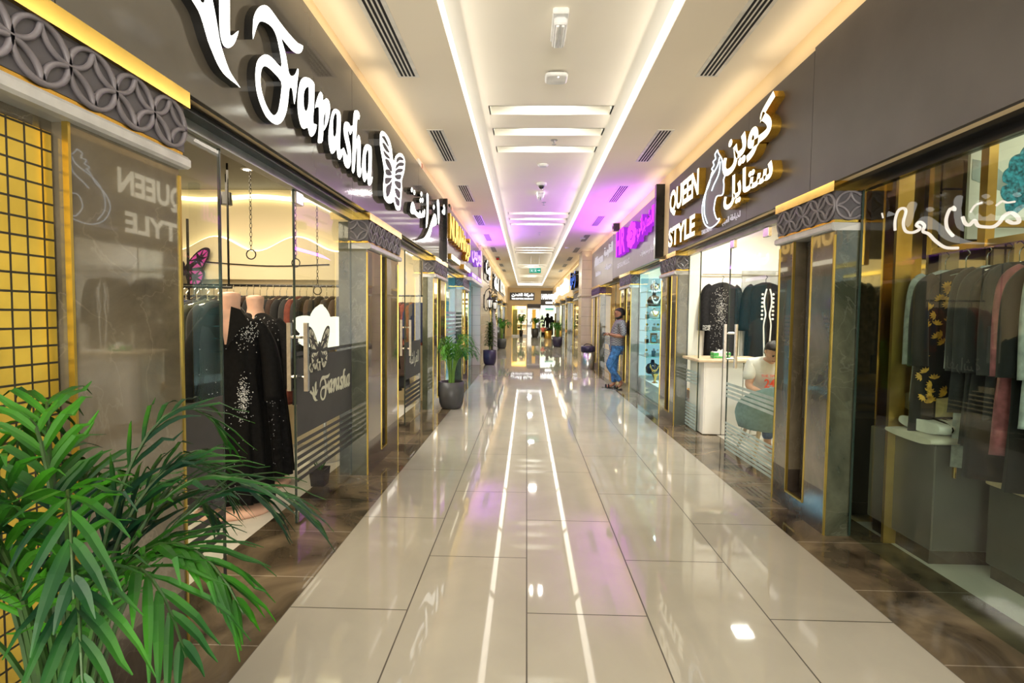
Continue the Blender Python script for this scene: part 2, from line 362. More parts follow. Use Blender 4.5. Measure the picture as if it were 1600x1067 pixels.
def lettering(s, place, box, mats, parent, depth=.07, bold=0.0, name='letter', split=True, shear=0):
    """write s into box = (u0, u1, v0, v1) of a plane"""
    V, groups, (a, b, c, d) = text_islands(s, 1, bold, split); u0, u1, v0, v1 = box; out = []
    for fs in groups:
        mb = MB(); idx = {}
        for f, m in fs:
            for i in f:
                if i not in idx:
                    idx[i] = len(mb.v); p = V[i]
                    tv = (p.y-c)/(d-c)
                    mb.v.append(tuple(place(u0+(p.x-a)/(b-a)*(u1-u0)+shear*tv, v0+tv*(v1-v0), depth*(p.z+.5))))
            mb.f.append(tuple(idx[i] for i in f)); mb.m.append(m)
        out.append(mb.build(name, mats, parent))
    return out
def smooth_path(p, k=5):
    out = []; n = len(p)
    P = [Vector(q) for q in p]
    for i in range(n-1):
        a = P[max(i-1, 0)]; b = P[i]; c = P[i+1]; d = P[min(i+2, n-1)]
        for j in range(k):
            t = j/k; out.append(.5*((2*b)+(c-a)*t+(2*a-5*b+4*c-d)*t*t+(3*b-a-3*c+d)*t**3))
    out.append(P[-1]); return out
def smooth_closed(p, k=3):
    P = [Vector((q[0], q[1])) for q in p]; n = len(P); out = []
    for i in range(n):
        a, b, c, d = P[i-1], P[i], P[(i+1) % n], P[(i+2) % n]
        e1 = (b-a).normalized() if (b-a).length else a; e2 = (c-b).normalized()
        for j in range(k):
            t = j/k; q = .5*((2*b)+(c-a)*t+(2*a-5*b+4*c-d)*t*t+(3*b-a-3*c+d)*t**3)
            out.append((q.x, q.y))
    return out
TR = {
'A': [(2.109,2.83),(2.151,2.8),(2.192,2.772),(2.234,2.753),(2.266,2.716),(2.298,2.662),(2.331,2.628),(2.366,2.597),(2.411,2.576),(2.469,2.572),(2.519,2.573),(2.555,2.572),(2.499,2.594),(2.46,2.614),(2.423,2.656),(2.391,2.705),(2.375,2.754),(2.358,2.807),(2.338,2.857),(2.317,2.901),(2.289,2.944),(2.247,2.923),(2.27,2.873),(2.281,2.824),(2.258,2.801),(2.213,2.828),(2.168,2.867)],
'l': [(2.39,2.972),(2.387,2.887),(2.387,2.808),(2.388,2.756),(2.399,2.719),(2.415,2.703),(2.438,2.704),(2.461,2.713),(2.493,2.74),(2.519,2.775),(2.547,2.837),(2.505,2.798),(2.476,2.777),(2.471,2.8),(2.473,2.883),(2.474,2.937),(2.474,3.024),(2.442,3.026)],
'F': [(2.678,2.863),(2.68,2.94),(2.693,2.989),(2.73,3.045),(2.779,3.089),(2.83,3.115),(2.882,3.119),(2.95,3.112),(3.036,3.106),(3.127,3.107),(3.207,3.113),(3.278,3.133),(3.257,3.088),(3.206,3.051),(3.141,3.031),(3.079,3.028),(3.019,3.031),(2.99,3.029),(3.018,2.997),(3.047,2.958),(3.068,2.907),(3.083,2.88),(3.114,2.877),(3.162,2.909),(3.195,2.958),(3.212,2.953),(3.194,2.881),(3.181,2.819),(3.15,2.729),(3.135,2.765),(3.12,2.807),(3.086,2.796),(3.072,2.732),(3.048,2.654),(3.002,2.583),(2.936,2.534),(2.868,2.521),(2.803,2.529),(2.754,2.56),(2.719,2.6),(2.702,2.642),(2.697,2.7),(2.711,2.76),(2.742,2.804),(2.798,2.848),(2.85,2.866),(2.903,2.869),(2.984,2.868),(2.981,2.919),(2.96,2.962),(2.934,3.007),(2.893,3.03),(2.841,3.027),(2.777,3.006),(2.74,2.979),(2.709,2.926)],
'Fh': [(2.797,2.788),(2.848,2.798),(2.901,2.798),(2.982,2.788),(2.981,2.735),(2.96,2.66),(2.938,2.606),(2.896,2.569),(2.856,2.568),(2.805,2.592),(2.768,2.633),(2.751,2.675),(2.752,2.718),(2.765,2.758)],
'a1': [(3.302,2.955),(3.374,2.98),(3.44,2.982),(3.449,2.952),(3.441,2.834),(3.426,2.759),(3.431,2.717),(3.483,2.73),(3.457,2.671),(3.404,2.626),(3.362,2.623),(3.337,2.659),(3.287,2.633),(3.244,2.63),(3.211,2.665),(3.192,2.722),(3.197,2.802),(3.224,2.884),(3.259,2.927)],
'a1h': [(3.283,2.844),(3.31,2.889),(3.346,2.915),(3.358,2.906),(3.353,2.814),(3.325,2.759),(3.293,2.754),(3.281,2.786)],
'r': [(3.452,2.823),(3.496,2.91),(3.547,2.97),(3.588,2.963),(3.594,2.93),(3.651,2.969),(3.701,2.969),(3.723,2.928),(3.704,2.863),(3.659,2.789),(3.601,2.732),(3.621,2.792),(3.639,2.871),(3.606,2.827),(3.595,2.758),(3.583,2.658),(3.531,2.625),(3.497,2.622),(3.512,2.697),(3.519,2.857)],
'a2': [(3.82,2.963),(3.879,2.976),(3.928,2.964),(3.927,2.859),(3.912,2.731),(3.932,2.704),(3.98,2.735),(3.962,2.676),(3.911,2.628),(3.862,2.629),(3.839,2.682),(3.791,2.642),(3.733,2.62),(3.696,2.662),(3.684,2.724),(3.715,2.834),(3.761,2.922)],
'a2h': [(3.776,2.865),(3.819,2.931),(3.85,2.926),(3.841,2.811),(3.812,2.763),(3.777,2.764)],
's': [(4.043,2.953),(4.11,2.969),(4.151,2.956),(4.2,2.982),(4.185,2.93),(4.139,2.885),(4.104,2.903),(4.082,2.895),(4.103,2.857),(4.144,2.796),(4.16,2.727),(4.148,2.667),(4.106,2.62),(4.038,2.609),(3.987,2.639),(3.975,2.734),(4.014,2.732),(4.061,2.702),(4.08,2.726),(4.041,2.781),(4.002,2.832),(3.99,2.881),(4.006,2.927)],
'h': [(4.238,3.105),(4.283,3.13),(4.343,3.146),(4.379,3.124),(4.357,3.082),(4.318,3.074),(4.302,3.009),(4.288,2.89),(4.331,2.952),(4.38,2.949),(4.401,2.888),(4.394,2.787),(4.39,2.717),(4.415,2.695),(4.392,2.629),(4.336,2.615),(4.303,2.645),(4.305,2.741),(4.306,2.848),(4.275,2.79),(4.238,2.632),(4.175,2.619),(4.194,2.784),(4.202,2.936),(4.215,3.044)],
'a3': [(4.581,2.957),(4.667,2.973),(4.713,2.956),(4.708,2.807),(4.69,2.707),(4.737,2.722),(4.711,2.66),(4.647,2.618),(4.595,2.62),(4.571,2.671),(4.511,2.615),(4.452,2.635),(4.431,2.729),(4.464,2.858),(4.514,2.924)],
'a3h': [(4.54,2.851),(4.597,2.918),(4.618,2.885),(4.606,2.747),(4.572,2.702),(4.538,2.729)],
'bf': [(4.943,3.171),(5.023,3.223),(5.148,3.241),(5.28,3.227),(5.371,3.162),(5.432,3.054),(5.515,3.133),(5.666,3.213),(5.826,3.25),(5.955,3.212),(5.91,3.08),(5.799,2.959),(5.81,2.87),(5.772,2.744),(5.718,2.623),(5.538,2.593),(5.45,2.649),(5.346,2.615),(5.232,2.59),(5.124,2.596),(5.061,2.622),(5.049,2.733),(5.083,2.856),(5.009,2.97),(4.942,3.061)],
'bp0': [(4.994,3.161),(5.085,3.197),(5.191,3.181),(5.257,3.144),(5.169,3.145),(5.064,3.156)],
'bp1': [(5.01,3.11),(5.105,3.13),(5.221,3.115),(5.279,3.098),(5.169,3.075),(5.063,3.082)],
'bp2': [(5.051,3.05),(5.147,3.055),(5.257,3.056),(5.293,3.043),(5.169,3.018),(5.084,3.021)],
'bp3': [(5.117,2.991),(5.234,3.014),(5.347,2.987),(5.37,2.933),(5.234,2.932),(5.147,2.954)],
'bp4': [(5.125,2.89),(5.256,2.926),(5.37,2.909),(5.256,2.867),(5.146,2.85)],
'bp5': [(5.116,2.807),(5.256,2.849),(5.37,2.873),(5.256,2.796),(5.124,2.752)],
'bp6': [(5.146,2.728),(5.278,2.79),(5.37,2.843),(5.323,2.742),(5.233,2.661),(5.158,2.644)],
'bp7': [(5.564,3.123),(5.692,3.186),(5.843,3.212),(5.854,3.189),(5.692,3.148),(5.564,3.079)],
'bp8': [(5.539,3.047),(5.692,3.123),(5.882,3.171),(5.854,3.13),(5.666,3.077),(5.529,3.007)],
'bp9': [(5.514,2.985),(5.666,3.052),(5.843,3.094),(5.788,3.047),(5.614,2.993),(5.514,2.948)],
'bp10': [(5.48,2.926),(5.64,2.981),(5.772,3.01),(5.718,2.951),(5.564,2.911)],
'bp11': [(5.465,2.861),(5.589,2.899),(5.745,2.919),(5.718,2.848),(5.564,2.83)],
'bp12': [(5.48,2.791),(5.589,2.817),(5.718,2.81),(5.692,2.74),(5.564,2.736)],
'bp13': [(5.479,2.711),(5.589,2.717),(5.681,2.712),(5.666,2.651),(5.548,2.645)],
'r1': [(8.095,3.228),(8.212,3.284),(8.313,3.247),(8.362,3.032),(8.275,2.903),(8.186,2.98),(8.14,3.118)],
'r2': [(7.725,2.913),(7.851,2.993),(8.004,3.01),(8.1,2.946),(8.08,2.879),(7.855,2.809),(7.708,2.771),(7.661,2.711),(7.54,2.615),(7.361,2.542),(7.065,2.483),(6.718,2.444),(7.065,2.515),(7.316,2.622),(7.492,2.734),(7.584,2.81)],
'r3': [(7.266,3.146),(7.37,3.178),(7.424,3.124),(7.409,2.921),(7.358,2.761),(7.229,2.677),(7.253,2.825),(7.293,2.997)],
'r4': [(6.259,2.724),(6.322,2.823),(6.414,2.86),(6.502,2.832),(6.572,2.787),(6.752,2.79),(6.826,2.838),(6.888,2.811),(6.966,2.826),(7.013,2.883),(7.061,2.853),(7.109,2.91),(7.167,2.909),(7.143,2.821),(6.982,2.775),(6.716,2.722),(6.503,2.726),(6.349,2.7)],
'rd0': [(6.289,2.974),(6.347,3.019),(6.407,3.002),(6.348,2.957)],
'rd1': [(6.427,2.975),(6.487,3.021),(6.55,3.004),(6.488,2.957)],
'rd2': [(6.847,3.053),(6.916,3.103),(6.987,3.085),(6.917,3.035)],
'rd3': [(6.795,2.962),(6.863,3.01),(6.933,2.992),(6.864,2.943)],
'rd4': [(6.925,2.99),(6.995,3.04),(7.067,3.021),(6.996,2.971)],
'rd5': [(7.751,3.071),(7.839,3.128),(7.93,3.108),(7.84,3.051)],
'r5': [(8.569,3.176),(8.762,3.254),(8.699,3.28),(8.823,3.336),(8.927,3.257),(8.865,3.169),(8.641,3.152)],
'n1': [(3.345,2.038),(3.349,2.097),(3.327,2.152),(3.286,2.162),(3.259,2.138),(3.277,2.073),(3.253,2.019),(3.189,2.001),(3.136,2.015),(3.168,2.04),(3.139,2.053),(3.104,2.026),(3.113,1.995),(3.068,1.973),(3.016,1.926),(2.945,1.881),(2.861,1.867)],
'n2': [(2.906,2.091),(2.893,2.074),(2.925,2.083),(2.948,2.036),(2.938,1.982),(2.897,1.936)],
'n3': [(2.84,2.026),(2.823,1.991),(2.795,1.976),(2.765,1.994),(2.742,1.964),(2.697,1.95),(2.653,1.944),(2.621,1.959),(2.599,1.985),(2.564,1.994),(2.531,1.97),(2.52,1.944),(2.551,1.943),(2.582,1.961)],
'n4': [(2.793,2.041),(2.766,2.07),(2.727,2.076)],
'n5': [(3.474,2.169),(3.461,2.136)],
'n6': [(2.644,2.044),(2.613,2.058),(2.587,2.046),(2.547,2.042)],
'lady': [(5.62,3.237),(5.588,3.194),(5.49,3.109),(5.456,3.034),(5.44,2.971),(5.386,2.921),(5.421,2.879),(5.408,2.811),(5.44,2.735),(5.602,2.754),(5.66,2.691),(5.667,2.616),(5.583,2.518),(5.501,2.507),(5.571,2.47),(5.749,2.455),(5.887,2.494),(5.986,2.559),(6.053,2.677),(6.041,2.772),(5.964,2.867),(5.854,2.936),(5.774,3.039),(5.732,3.051),(5.778,3.086),(5.715,3.107),(5.74,3.152),(5.668,3.162),(5.689,3.213)],
'lady2': [(5.552,3.142),(5.607,3.069),(5.793,2.998),(5.92,2.905),(5.98,2.775),(5.969,2.644),(5.866,2.522)],
'lady3': [(5.528,3.091),(5.559,2.981),(5.698,2.897),(5.759,2.851)],
}
# ------------------------------------------------------------------ the hall
XL, XR = -1.49, 2.05          # wall faces above the shop fronts
GL, GR = -1.62, 2.20          # glass lines
YF = 39.0                     # end wall
FLX, FRX = -1.42, 1.76        # narrower hall beyond the tiled pilasters
def bx(name, mat, *b, parent=None): return MB().box(*b).build(name, mat, parent)
struct(bx('floor', 'hall_tile', -1.2, 1.8, -5, YF, -.1, 0))
struct(bx('trim_1', 'border_tile', -1.84, -1.2, -5, YF, -.1, 0))
struct(bx('trim_2', 'border_tile', 1.8, 2.42, -5, YF, -.1, 0))
struct(bx('floor', 'shop_floor', -7, -1.84, -5, 42, -.1, 0)); struct(bx('floor', 'shop_floor', 2.42, 6, -5, 42, -.1, 0))
struct(bx('floor', 'hall_tile', -7, 6, YF, 42, -.1, 0))
# ceiling: two side soffits, the raised middle with its light pockets
YE = 36.2
mb = MB(); mb.box(-1.9, -.65, -5, YF, ZS, ZS+.02); mb.box(1.02, 2.3, -5, YF, ZS, ZS+.02); mb.box(-.65, 1.02, YE, YF, ZS, ZS+.02)
mb.box(-1.9, -.66, -5, YF, ZS+.02, ZC+.35); mb.box(1.03, 2.3, -5, YF, ZS+.02, ZC+.35); mb.box(-.66, 1.03, YE+.01, YF, ZS+.02, ZC+.35)
struct(mb.build('ceiling', 'ceiling_paint'))
mb = MB(); y = -5.0; px0, px1 = -.45, .89
for s in SLOTS+[None]:
    if s is None: mb.box(-.66, 1.03, y, YE+.01, ZC, ZC+.02); break
    if s > YE-1: mb.box(-.66, 1.03, y, YE+.01, ZC, ZC+.02); break
    mb.box(-.66, 1.03, y, s, ZC, ZC+.02); e = s+.245
    mb.box(-.66, px0, s, e, ZC, ZC+.02); mb.box(px1, 1.03, s, e, ZC, ZC+.02)
    mb.box(px0-.01, px1+.01, s-.012, s, ZC, ZC+.3); mb.box(px0-.01, px1+.01, e, e+.012, ZC+.02, ZC+.3)
    mb.box(px0-.01, px0, s, e, ZC, ZC+.3); mb.box(px1, px1+.01, s, e, ZC, ZC+.3); mb.box(px0, px1, s, e, ZC+.29, ZC+.3)
    y = e
struct(mb.build('ceiling', 'ceiling_paint_mid'))
def led(x0, x1, y0, y1, lab): tag(MB().box(x0, x1, y0, y1, ZS+.012, ZC-.005).build('light_strip', 'led_white'), lab, 'light strip')
led(-.66, -.648, -5, YE, 'continuous white light strip along the left edge of the raised ceiling')
led(1.018, 1.03, -5, YE, 'continuous white light strip along the right edge of the raised ceiling')
led(-.64, 1.01, YE-.002, YE+.01, 'short white light strip closing the raised ceiling at the far end of the hall')
# walls over the shop fronts, back partitions, ends
def wall(name, *b, mat='wall_paint'): return struct(bx(name, mat, *b))
wall('wall_left', XL-.12, XL, -5, 15.75, 2.42, ZS+.02)
wall('wall_right', XR, XR+.12, -5, 17.0, 2.40, ZS+.02)
wall('wall_left_far', FLX-.12, FLX, 15.8, YF, 2.35, ZS+.02); wall('wall_right_far', 1.88, 2.0, 17.9, YF, 2.35, ZS+.02)
pil = MB().box(-1.95, -1.42, 15.75, 16.6, 0, ZS); struct(pil.build('wall_left_pilaster', 'pilaster_white'))
mb = MB().box(-1.425, -1.40, 15.76, 19.2, 0, ZS); mb.box(-1.9, -1.425, 16.6, 19.2, 0, ZS); struct(mb.build('wall_left_tiled', 'pilaster_tile_side'))
struct(MB().box(1.74, 2.4, 17.0, 17.95, 0, ZS).build('wall_right_pilaster', 'pilaster_tile'))
tag(MB().bevbox(1.70, 2.3, 16.96, 17.99, 2.14, 2.2, .015).build('cornice', 'pilaster_tile'), 'narrow stone ledge halfway up the beige pilaster behind the litter bin', 'ledge')
wall('wall_behind', -6, 6, -5.1, -5.0, 2.9, 4.1)          # over the open end behind the viewer
# shop shells
def shop(side, y0, y1, depth, h=2.86, wm='shop_cream', cm='shop_ceiling', back=True):
    xa, xb = (GL-.02-depth, GL-.06) if side < 0 else (GR+.06, GR+.02+depth)
    n = 'left' if side < 0 else 'right'
    if back: struct(MB().box(*((xa-.08, xa) if side < 0 else (xb, xb+.08)), y0, y1, 0, h).build('wall_%s_shop' % n, wm))
    struct(MB().box(xa, xb, y1, y1+.06, 0, h).build('wall_%s_partition' % n, wm))
    struct(MB().box(xa, xb, y0, y1, h, h+.05).build('ceiling', cm))
pm('shop_cream', (.82, .70, .46), .7, nscale=.7, namt=.02); pm('shop_ceiling', (.10, .09, .07), .6, nscale=.7); pm('shop_white', (.86, .84, .76), .6, nscale=.7, namt=.02)
pm('shop_teal', (.25, .62, .68), .6, nscale=.7); pm('shop_yellow', (.85, .62, .25), .6, nscale=.7); pm('shop_gold', (.62, .42, .14), .4, nscale=3, namt=.2); pm('shop_dark', (.07, .06, .05), .5, nscale=2)
shop(-1, .2, 5.84, 4.6); shop(-1, 5.96, 9.0, 2.6); shop(-1, 9.06, 15.5, 2.4, wm='shop_teal', cm='shop_white')
shop(1, -.5, 3.92, 2.6, wm='shop_gold', cm='shop_dark', h=2.98); shop(1, 4.0, 8.0, 2.4, wm='shop_white', cm='shop_white')
shop(1, 8.16, 10.95, 1.2, wm='shop_white', cm='shop_white'); shop(1, 11.05, 16.95, 2.0, wm='shop_yellow')
shop(-1, 19.3, 38.9, 1.6, wm='shop_yellow'); shop(1, 18.0, 38.9, 1.6, wm='shop_yellow')
struct(MB().box(-7, -1.66, .1, .2, 0, 2.9).build('wall_left_partition', 'shop_cream'))
struct(MB().box(-7, -1.66, -5, -4.9, 0, 3.9).build('wall_left_end', 'shop_dark')); struct(MB().box(2.3, 6, -5, -4.9, 0, 3.9).build('wall_right_end', 'shop_dark'))
# end of the hall
mb = MB()
mb.box(-1.9, -1.12, YF, YF+.15, 0, ZS); mb.box(-1.12, -.02, YF, YF+.15, 2.25, ZS); mb.box(-.02, 1.0, YF, YF+.15, 0, ZS); mb.box(1.0, 2.3, YF, YF+.15, 2.3, ZS)
struct(mb.build('wall_back', 'wall_paint'))
struct(MB().box(-2.6, .3, 41.4, 41.5, 0, 3).build('wall_back_shop', 'shop_yellow')); struct(MB().box(.3, 3.2, 41.8, 41.9, 0, 3.3).build('wall_back_shop', 'shop_white'))
struct(MB().box(.28, .34, YF+.15, 41.8, 0, 3.3).build('wall_back_partition', 'shop_white')); struct(MB().box(-2.6, 3.2, YF+.15, 41.8, 3.2, 3.25).build('ceiling', 'shop_white'))

# ------------------------------------------------------------------ ornamented columns
def column(side, xf, y0, y1, slot, label, mosaic=False, marb='brown_marble', depth=.17, ends=(True, True), plinth=.30, lod=0, cap='capital_slate', shaftm=None):
    """pillar whose front face stands at x=xf; slot = (y, y) of the gold recess"""
    o = empty('column', (xf, (y0+y1)/2, 0), label, 'column'); d = -side           # d: towards the hall
    X = lambda a: xf-d*a                                                         # a: distance into the wall
    def B(mb, a0, a1, ya, yb, z0, z1, m=0): p, q = X(a0), X(a1); return mb.box(min(p, q), max(p, q), ya, yb, z0, z1, m)
    sa, sb = slot if slot else ((y0+y1)/2, (y0+y1)/2); rz = .13; rd = .05 if mosaic else .11
    mb = MB()
    if slot:
        B(mb, 0, depth, y0, sa, plinth, 2.078); B(mb, 0, depth, sb, y1, plinth, 2.078); B(mb, rd, depth, sa, sb, plinth, 2.078)
    else: B(mb, 0, depth, y0, y1, plinth, 2.078)
    mb.build('shaft', marb, o)
    # end face towards the viewer in darker stone
    mb = MB(); B(mb, .006, depth+.0, y0-.012, y0, 0, 2.078); mb.build('side_panel', 'green_marble', o)
    mb = MB()
    if slot:
        B(mb, 0, depth, y0, sa, 0, plinth); B(mb, 0, depth, sb, y1, 0, plinth); B(mb, 0, depth, sa, sb, 0, rz); B(mb, rd, depth, sa, sb, rz, plinth)
    else: B(mb, 0, depth, y0, y1, 0, plinth)
    mb.build('plinth', 'plinth_marble', o)
    mb = MB(); t = .006
    for yy in (y0, y1): B(mb, -.006, .006, yy-t, yy+t, 0, 2.05)
    mb.build('edge_trim', 'gold_trim', o)
    if slot:
        mb = MB(); B(mb, rd-.008, rd-.001, sa+.012, sb-.012, rz+.012, 2.04); mb.build('recess_panel', 'gold_mosaic' if mosaic else 'recess_dark', o)
        if not mosaic: mb = MB(); B(mb, rd-.012, rd-.008, sa+.012, sa+.055, rz+.012, 2.04); mb.build('mosaic_strip', 'gold_mosaic', o)
        mb = MB()
        for yy in (sa, sb): B(mb, -.006, .014, yy-.005, yy+.005, rz, 2.078)
        B(mb, -.006, .016, sa, sb, rz-.007, rz+.007); mb.build('recess_frame', 'gold_trim', o)
    # ledge moulding, gold bands and ringed capital
    mb = MB(); e = .038; prof = [(0, 2.078), (e*.75, 2.080), (e, 2.090), (e, 2.118), (e*.75, 2.130), (0, 2.132)]
    a, b = y0-e*.6, y1+e*.6
    for yA, yB in ((a, b),):
        mb.loft([[(X(-q), yA+(e-q)*.6, z) for q, z in prof]+[(X(depth), yA+e*.5, 2.13), (X(depth), yA+e*.5, 2.078)], [(X(-q), yB-(e-q)*.6, z) for q, z in prof]+[(X(depth), yB-e*.5, 2.13), (X(depth), yB-e*.5, 2.078)]])
    mb.build('moulding', 'moulding', o)
    mb = MB(); B(mb, -.012, depth, y0-.01, y1+.01, 2.132, 2.152); B(mb, -.035, depth, y0-.03, y1+.03, 2.335, 2.40); mb.build('gold_band', 'gold', o)
    mb = MB(); B(mb, -.015, depth, y0-.016, y1+.016, 2.15, 2.335); mb.build('capital', cap, o)
    if lod < 2:
        mb = MB(); H = .185; R = H/2; zc = 2.2425; n = 28 if lod == 0 else 16; tr = .010
        cnt = max(1, round((y1-y0+.03)/H)); st = (y1-y0+.03)/cnt; lo, hi = y0-.015, y1+.015
        def ring(cu, cv, umin, umax, mk):
            seg = []
            for i in range(n*2+1):
                an = 2*PI*i/(n*2); u = cu+R*math.cos(an)*st/H*.999; v = cv+R*math.sin(an)*.97
                if umin <= u <= umax and abs(v-zc) <= H/2-.0015: seg.append(mk(u, v))
                else:
                    if len(seg) > 2: mb.tube(seg, tr, 5)
                    seg = []
            if len(seg) > 2: mb.tube(seg, tr, 5)
        for k in range(-1, cnt+1):
            for cu, cv in ((lo+st*(k+.5), zc), (lo+st*k, zc-H/2), (lo+st*k, zc+H/2)): ring(cu, cv, lo, hi, lambda u, v: (X(-.019), u, v))
        st2 = st; st = H
        for cu, cv in ((.0925, zc), (0, zc-H/2), (0, zc+H/2), (H, zc+H/2), (H, zc-H/2)): ring(cu, cv, 0, depth-.01, lambda u, v: (X(u-.01), y0-.020, v))
        mb.build('ring_ornament', 'ring_slate' if cap == 'capital_slate' else cap, o, smooth=True)
    return o
pm('gold_band_m', (.9, .55, .12), .1, metal=1)
column(-1, -1.47, .72, 2.17, (1.22, 1.64), 'tall brown marble column nearest on the left, wide gold mosaic recess behind the big palm', True)
column(-1, -1.47, 4.75, 5.89, (5.21, 5.40), 'brown marble column between the open shop door and the second glass door on the left')
column(-1, -1.47, 8.15, 9.36, (8.52, 8.80), 'marble column on the left directly behind the grey potted palm', lod=1)
column(-1, -1.47, 11.8, 13.0, (12.15, 12.40), 'bluish lit marble column left of the white tiled pilaster', lod=1)
column(1, 2.04, 3.6, 4.36, (3.88, 4.14), 'marble column on the right between the near shop window and the tailoring shop door')
column(1, 2.04, 7.30, 8.10, (7.55, 7.76), 'marble column on the right beside the jewellery showcase')
column(1, 2.04, 10.47, 11.60, (10.9, 11.15), 'marble column the standing man leans against', lod=1)
column(1, 2.04, 14.9, 16.6, (15.5, 15.9), 'purplish marble column beside the steel litter bin', lod=1, cap='cap_purple') if pm('cap_purple', (.09, .045, .12), .5) else None
for i, (y0, y1) in enumerate(((19.4, 20.6), (23.4, 24.8), (28.5, 30.0), (34.4, 36))):
    column(-1, FLX, y0, y1, None, 'far left marble column, %s from the two wall lanterns' % ('first', 'second', 'third', 'last')[i], lod=2, marb='green_marble' if i < 2 else 'brown_marble')
for i, (y0, y1) in enumerate(((18.3, 20.4), (23.6, 24.6), (27.4, 28.6), (32.6, 34.2))):
    column(1, 1.80, y0, y1, None, 'far right marble column, %s beyond the beige pilaster' % ('first', 'second', 'third', 'last')[i], lod=2)
o = empty('column', (.6, YF-.1, 0), 'dark marble pillar with glowing orange recess in the middle of the end wall', 'column')
MB().box(.04, .38, YF-.14, YF, 0, 2.2).box(.66, 1.0, YF-.14, YF, 0, 2.2).box(.38, .66, YF-.14, YF, 0, .3).box(.38, .66, YF-.06, YF, .3, 2.2).build('shaft', 'brown_marble', o)
MB().box(.39, .65, YF-.08, YF-.06, .32, 2.0).build('recess_panel', 'orange_glow', o)
MB().box(.0, 1.04, YF-.2, YF, 2.05, 2.12).build('moulding', 'moulding', o); MB().box(.02, 1.02, YF-.17, YF, 2.12, 2.4).build('capital', 'capital_slate', o)

# ------------------------------------------------------------------ sign boards (fascias)
def board(side, x, y0, y1, z0, z1, mat, label, t=.03, seams=()):
    a, b = (x, x+t) if side < 0 else (x-t, x); mb = MB(); ys = [y0]+list(seams)+[y1]
    for p, q in zip(ys, ys[1:]): mb.box(a, b, p+.003, q-.003, z0, z1)
    mb.box(a if side < 0 else a+.006, b-.006 if side < 0 else b, y0, y1, z0+.003, z1-.003, 0)
    return tag(mb.build('sign_board', mat), label, 'sign board')
board(-1, XL, -1.0, 8.99, 2.41, 3.47, 'fascia_gloss', 'long glossy dark board above the left shop carrying the butterfly sign', seams=(1.6, 4.32, 6.95))
board(1, XR, -1.0, 3.90, 2.40, 3.42, 'fascia_matt', 'blank matt dark board above the near right shop window', seams=(2.2,))
board(1, XR, 3.90, 7.71, 2.40, 3.40, 'fascia_matt', 'dark board behind the gold lettering with the crowned lady outline', seams=(5.0,))
board(1, XR, 8.17, 12.6, 2.40, 3.42, 'fascia_mauve', 'mauve board behind the glowing pink letters')
board(1, XR, 12.62, 16.67, 2.36, 3.45, 'fascia_grey', 'grey board with thin white lettering next to the beige pilaster')
board(-1, XL, 9.06, 12.48, 2.41, 3.47, 'fascia_grey', 'grey board behind the glowing yellow letters on the left')
board(-1, XL, 12.54, 15.7, 2.41, 3.47, 'fascia_mauve', 'mauve board behind the glowing lilac letters on the left')
tag(MB().box(XL, XL+.10, 8.985, 9.06, 2.41, 3.47).build('divider', 'frame_dark'), 'thin black upright dividing the butterfly board from the yellow lettered board', 'divider')
tag(MB().box(XR-.13, XR, 8.08, 8.17, 2.38, 3.5).build('divider', 'frame_dark'), 'black upright panel at the near end of the pink lettered board', 'divider')
tag(MB().box(XL, XL+.16, 12.5, 15.7, 2.33, 2.41).build('canopy', 'moulding'), 'slim pale canopy under the lilac lettered board', 'canopy')
# ------------------------------------------------------------------ illuminated signs
o = empty('shop_sign', (XL+.03, 3.8, 2.9), 'large white glowing script letters with a butterfly on the glossy left board', 'shop sign')
PL = plane_l(XL+.03)
def tr(name, keys, hole=None, sm=2, dep=.045):
    mb = MB(); mb.poly(smooth_closed(TR[keys], sm), PL, dep, 0, 1, [smooth_closed(TR[hole], sm)] if hole else ())
    return mb.build(name, ['letter_white', 'black_side'], o)
for k in ('A', 'l', 'r', 's', 'h', 'r1', 'r2', 'r3', 'r4', 'r5', 'rd0', 'rd1', 'rd2', 'rd3', 'rd4', 'rd5'): tr('letter', k)
for k in ('F', 'a1', 'a2', 'a3'): tr('letter', k, k+'h')
bf = tr('butterfly', 'bf', dep=.055)
mb = MB()
for i in range(14): mb.poly(smooth_closed(TR['bp%d' % i], 2), plane_l(XL+.03+.055), .003, 0, 0)
mb.build('wing_pattern', 'film_dark', bf)
def sign(loc, lab): return empty('shop_sign', loc, lab, 'shop sign')
PR = plane_r(XR-.03)
o = sign((XR-.03, 5.9, 2.9), 'gold sided letters with warm white faces and crowned lady outline on the right')
g = ['letter_warm', 'gold_side']
lettering('QUEEN', PR, (-7.38, -6.16, 2.85, 3.21), g, o, bold=.035, depth=.08); lettering('STYLE', PR, (-7.40, -6.26, 2.45, 2.71), g, o, bold=.035, depth=.08)
lettering('كوين', PR, (-5.42, -4.32, 2.88, 3.31), g, o, bold=.035, depth=.08); lettering('ستايل', PR, (-5.37, -4.32, 2.55, 2.85), g, o, bold=.035, depth=.08)
mb = MB(); pl = [(-y, z) for y, z in TR['lady'][:-11]]+[(-y, z) for y, z in TR['lady'][-11:]]
mb.poly(smooth_closed(pl, 2), PR, .062, 0, 1); fig = mb.build('lady_figure', ['fascia_matt', 'gold_side'], o)
mb = MB()
for k in ('lady', 'lady2', 'lady3'): mb.tube([(XR-.097, p.x, p.y) for p in smooth_path(TR[k]+(TR[k][:1] if k == 'lady' else []), 4)], .0065, 5)
mb.build('outline', 'line_white', fig) if emit('line_white', (.82, .92, 1), 2.2) else None
lettering('ABAYA TAILORING', plane_r(XR-.03), (-6.49, -5.91, 2.455, 2.505), ['thin_white']*2, o, depth=.004, name='small_lettering')
lettering('لخياطة العبايات', plane_r(XR-.03), (-5.71, -5.14, 2.445, 2.52), ['thin_white']*2, o, depth=.004, name='small_lettering')
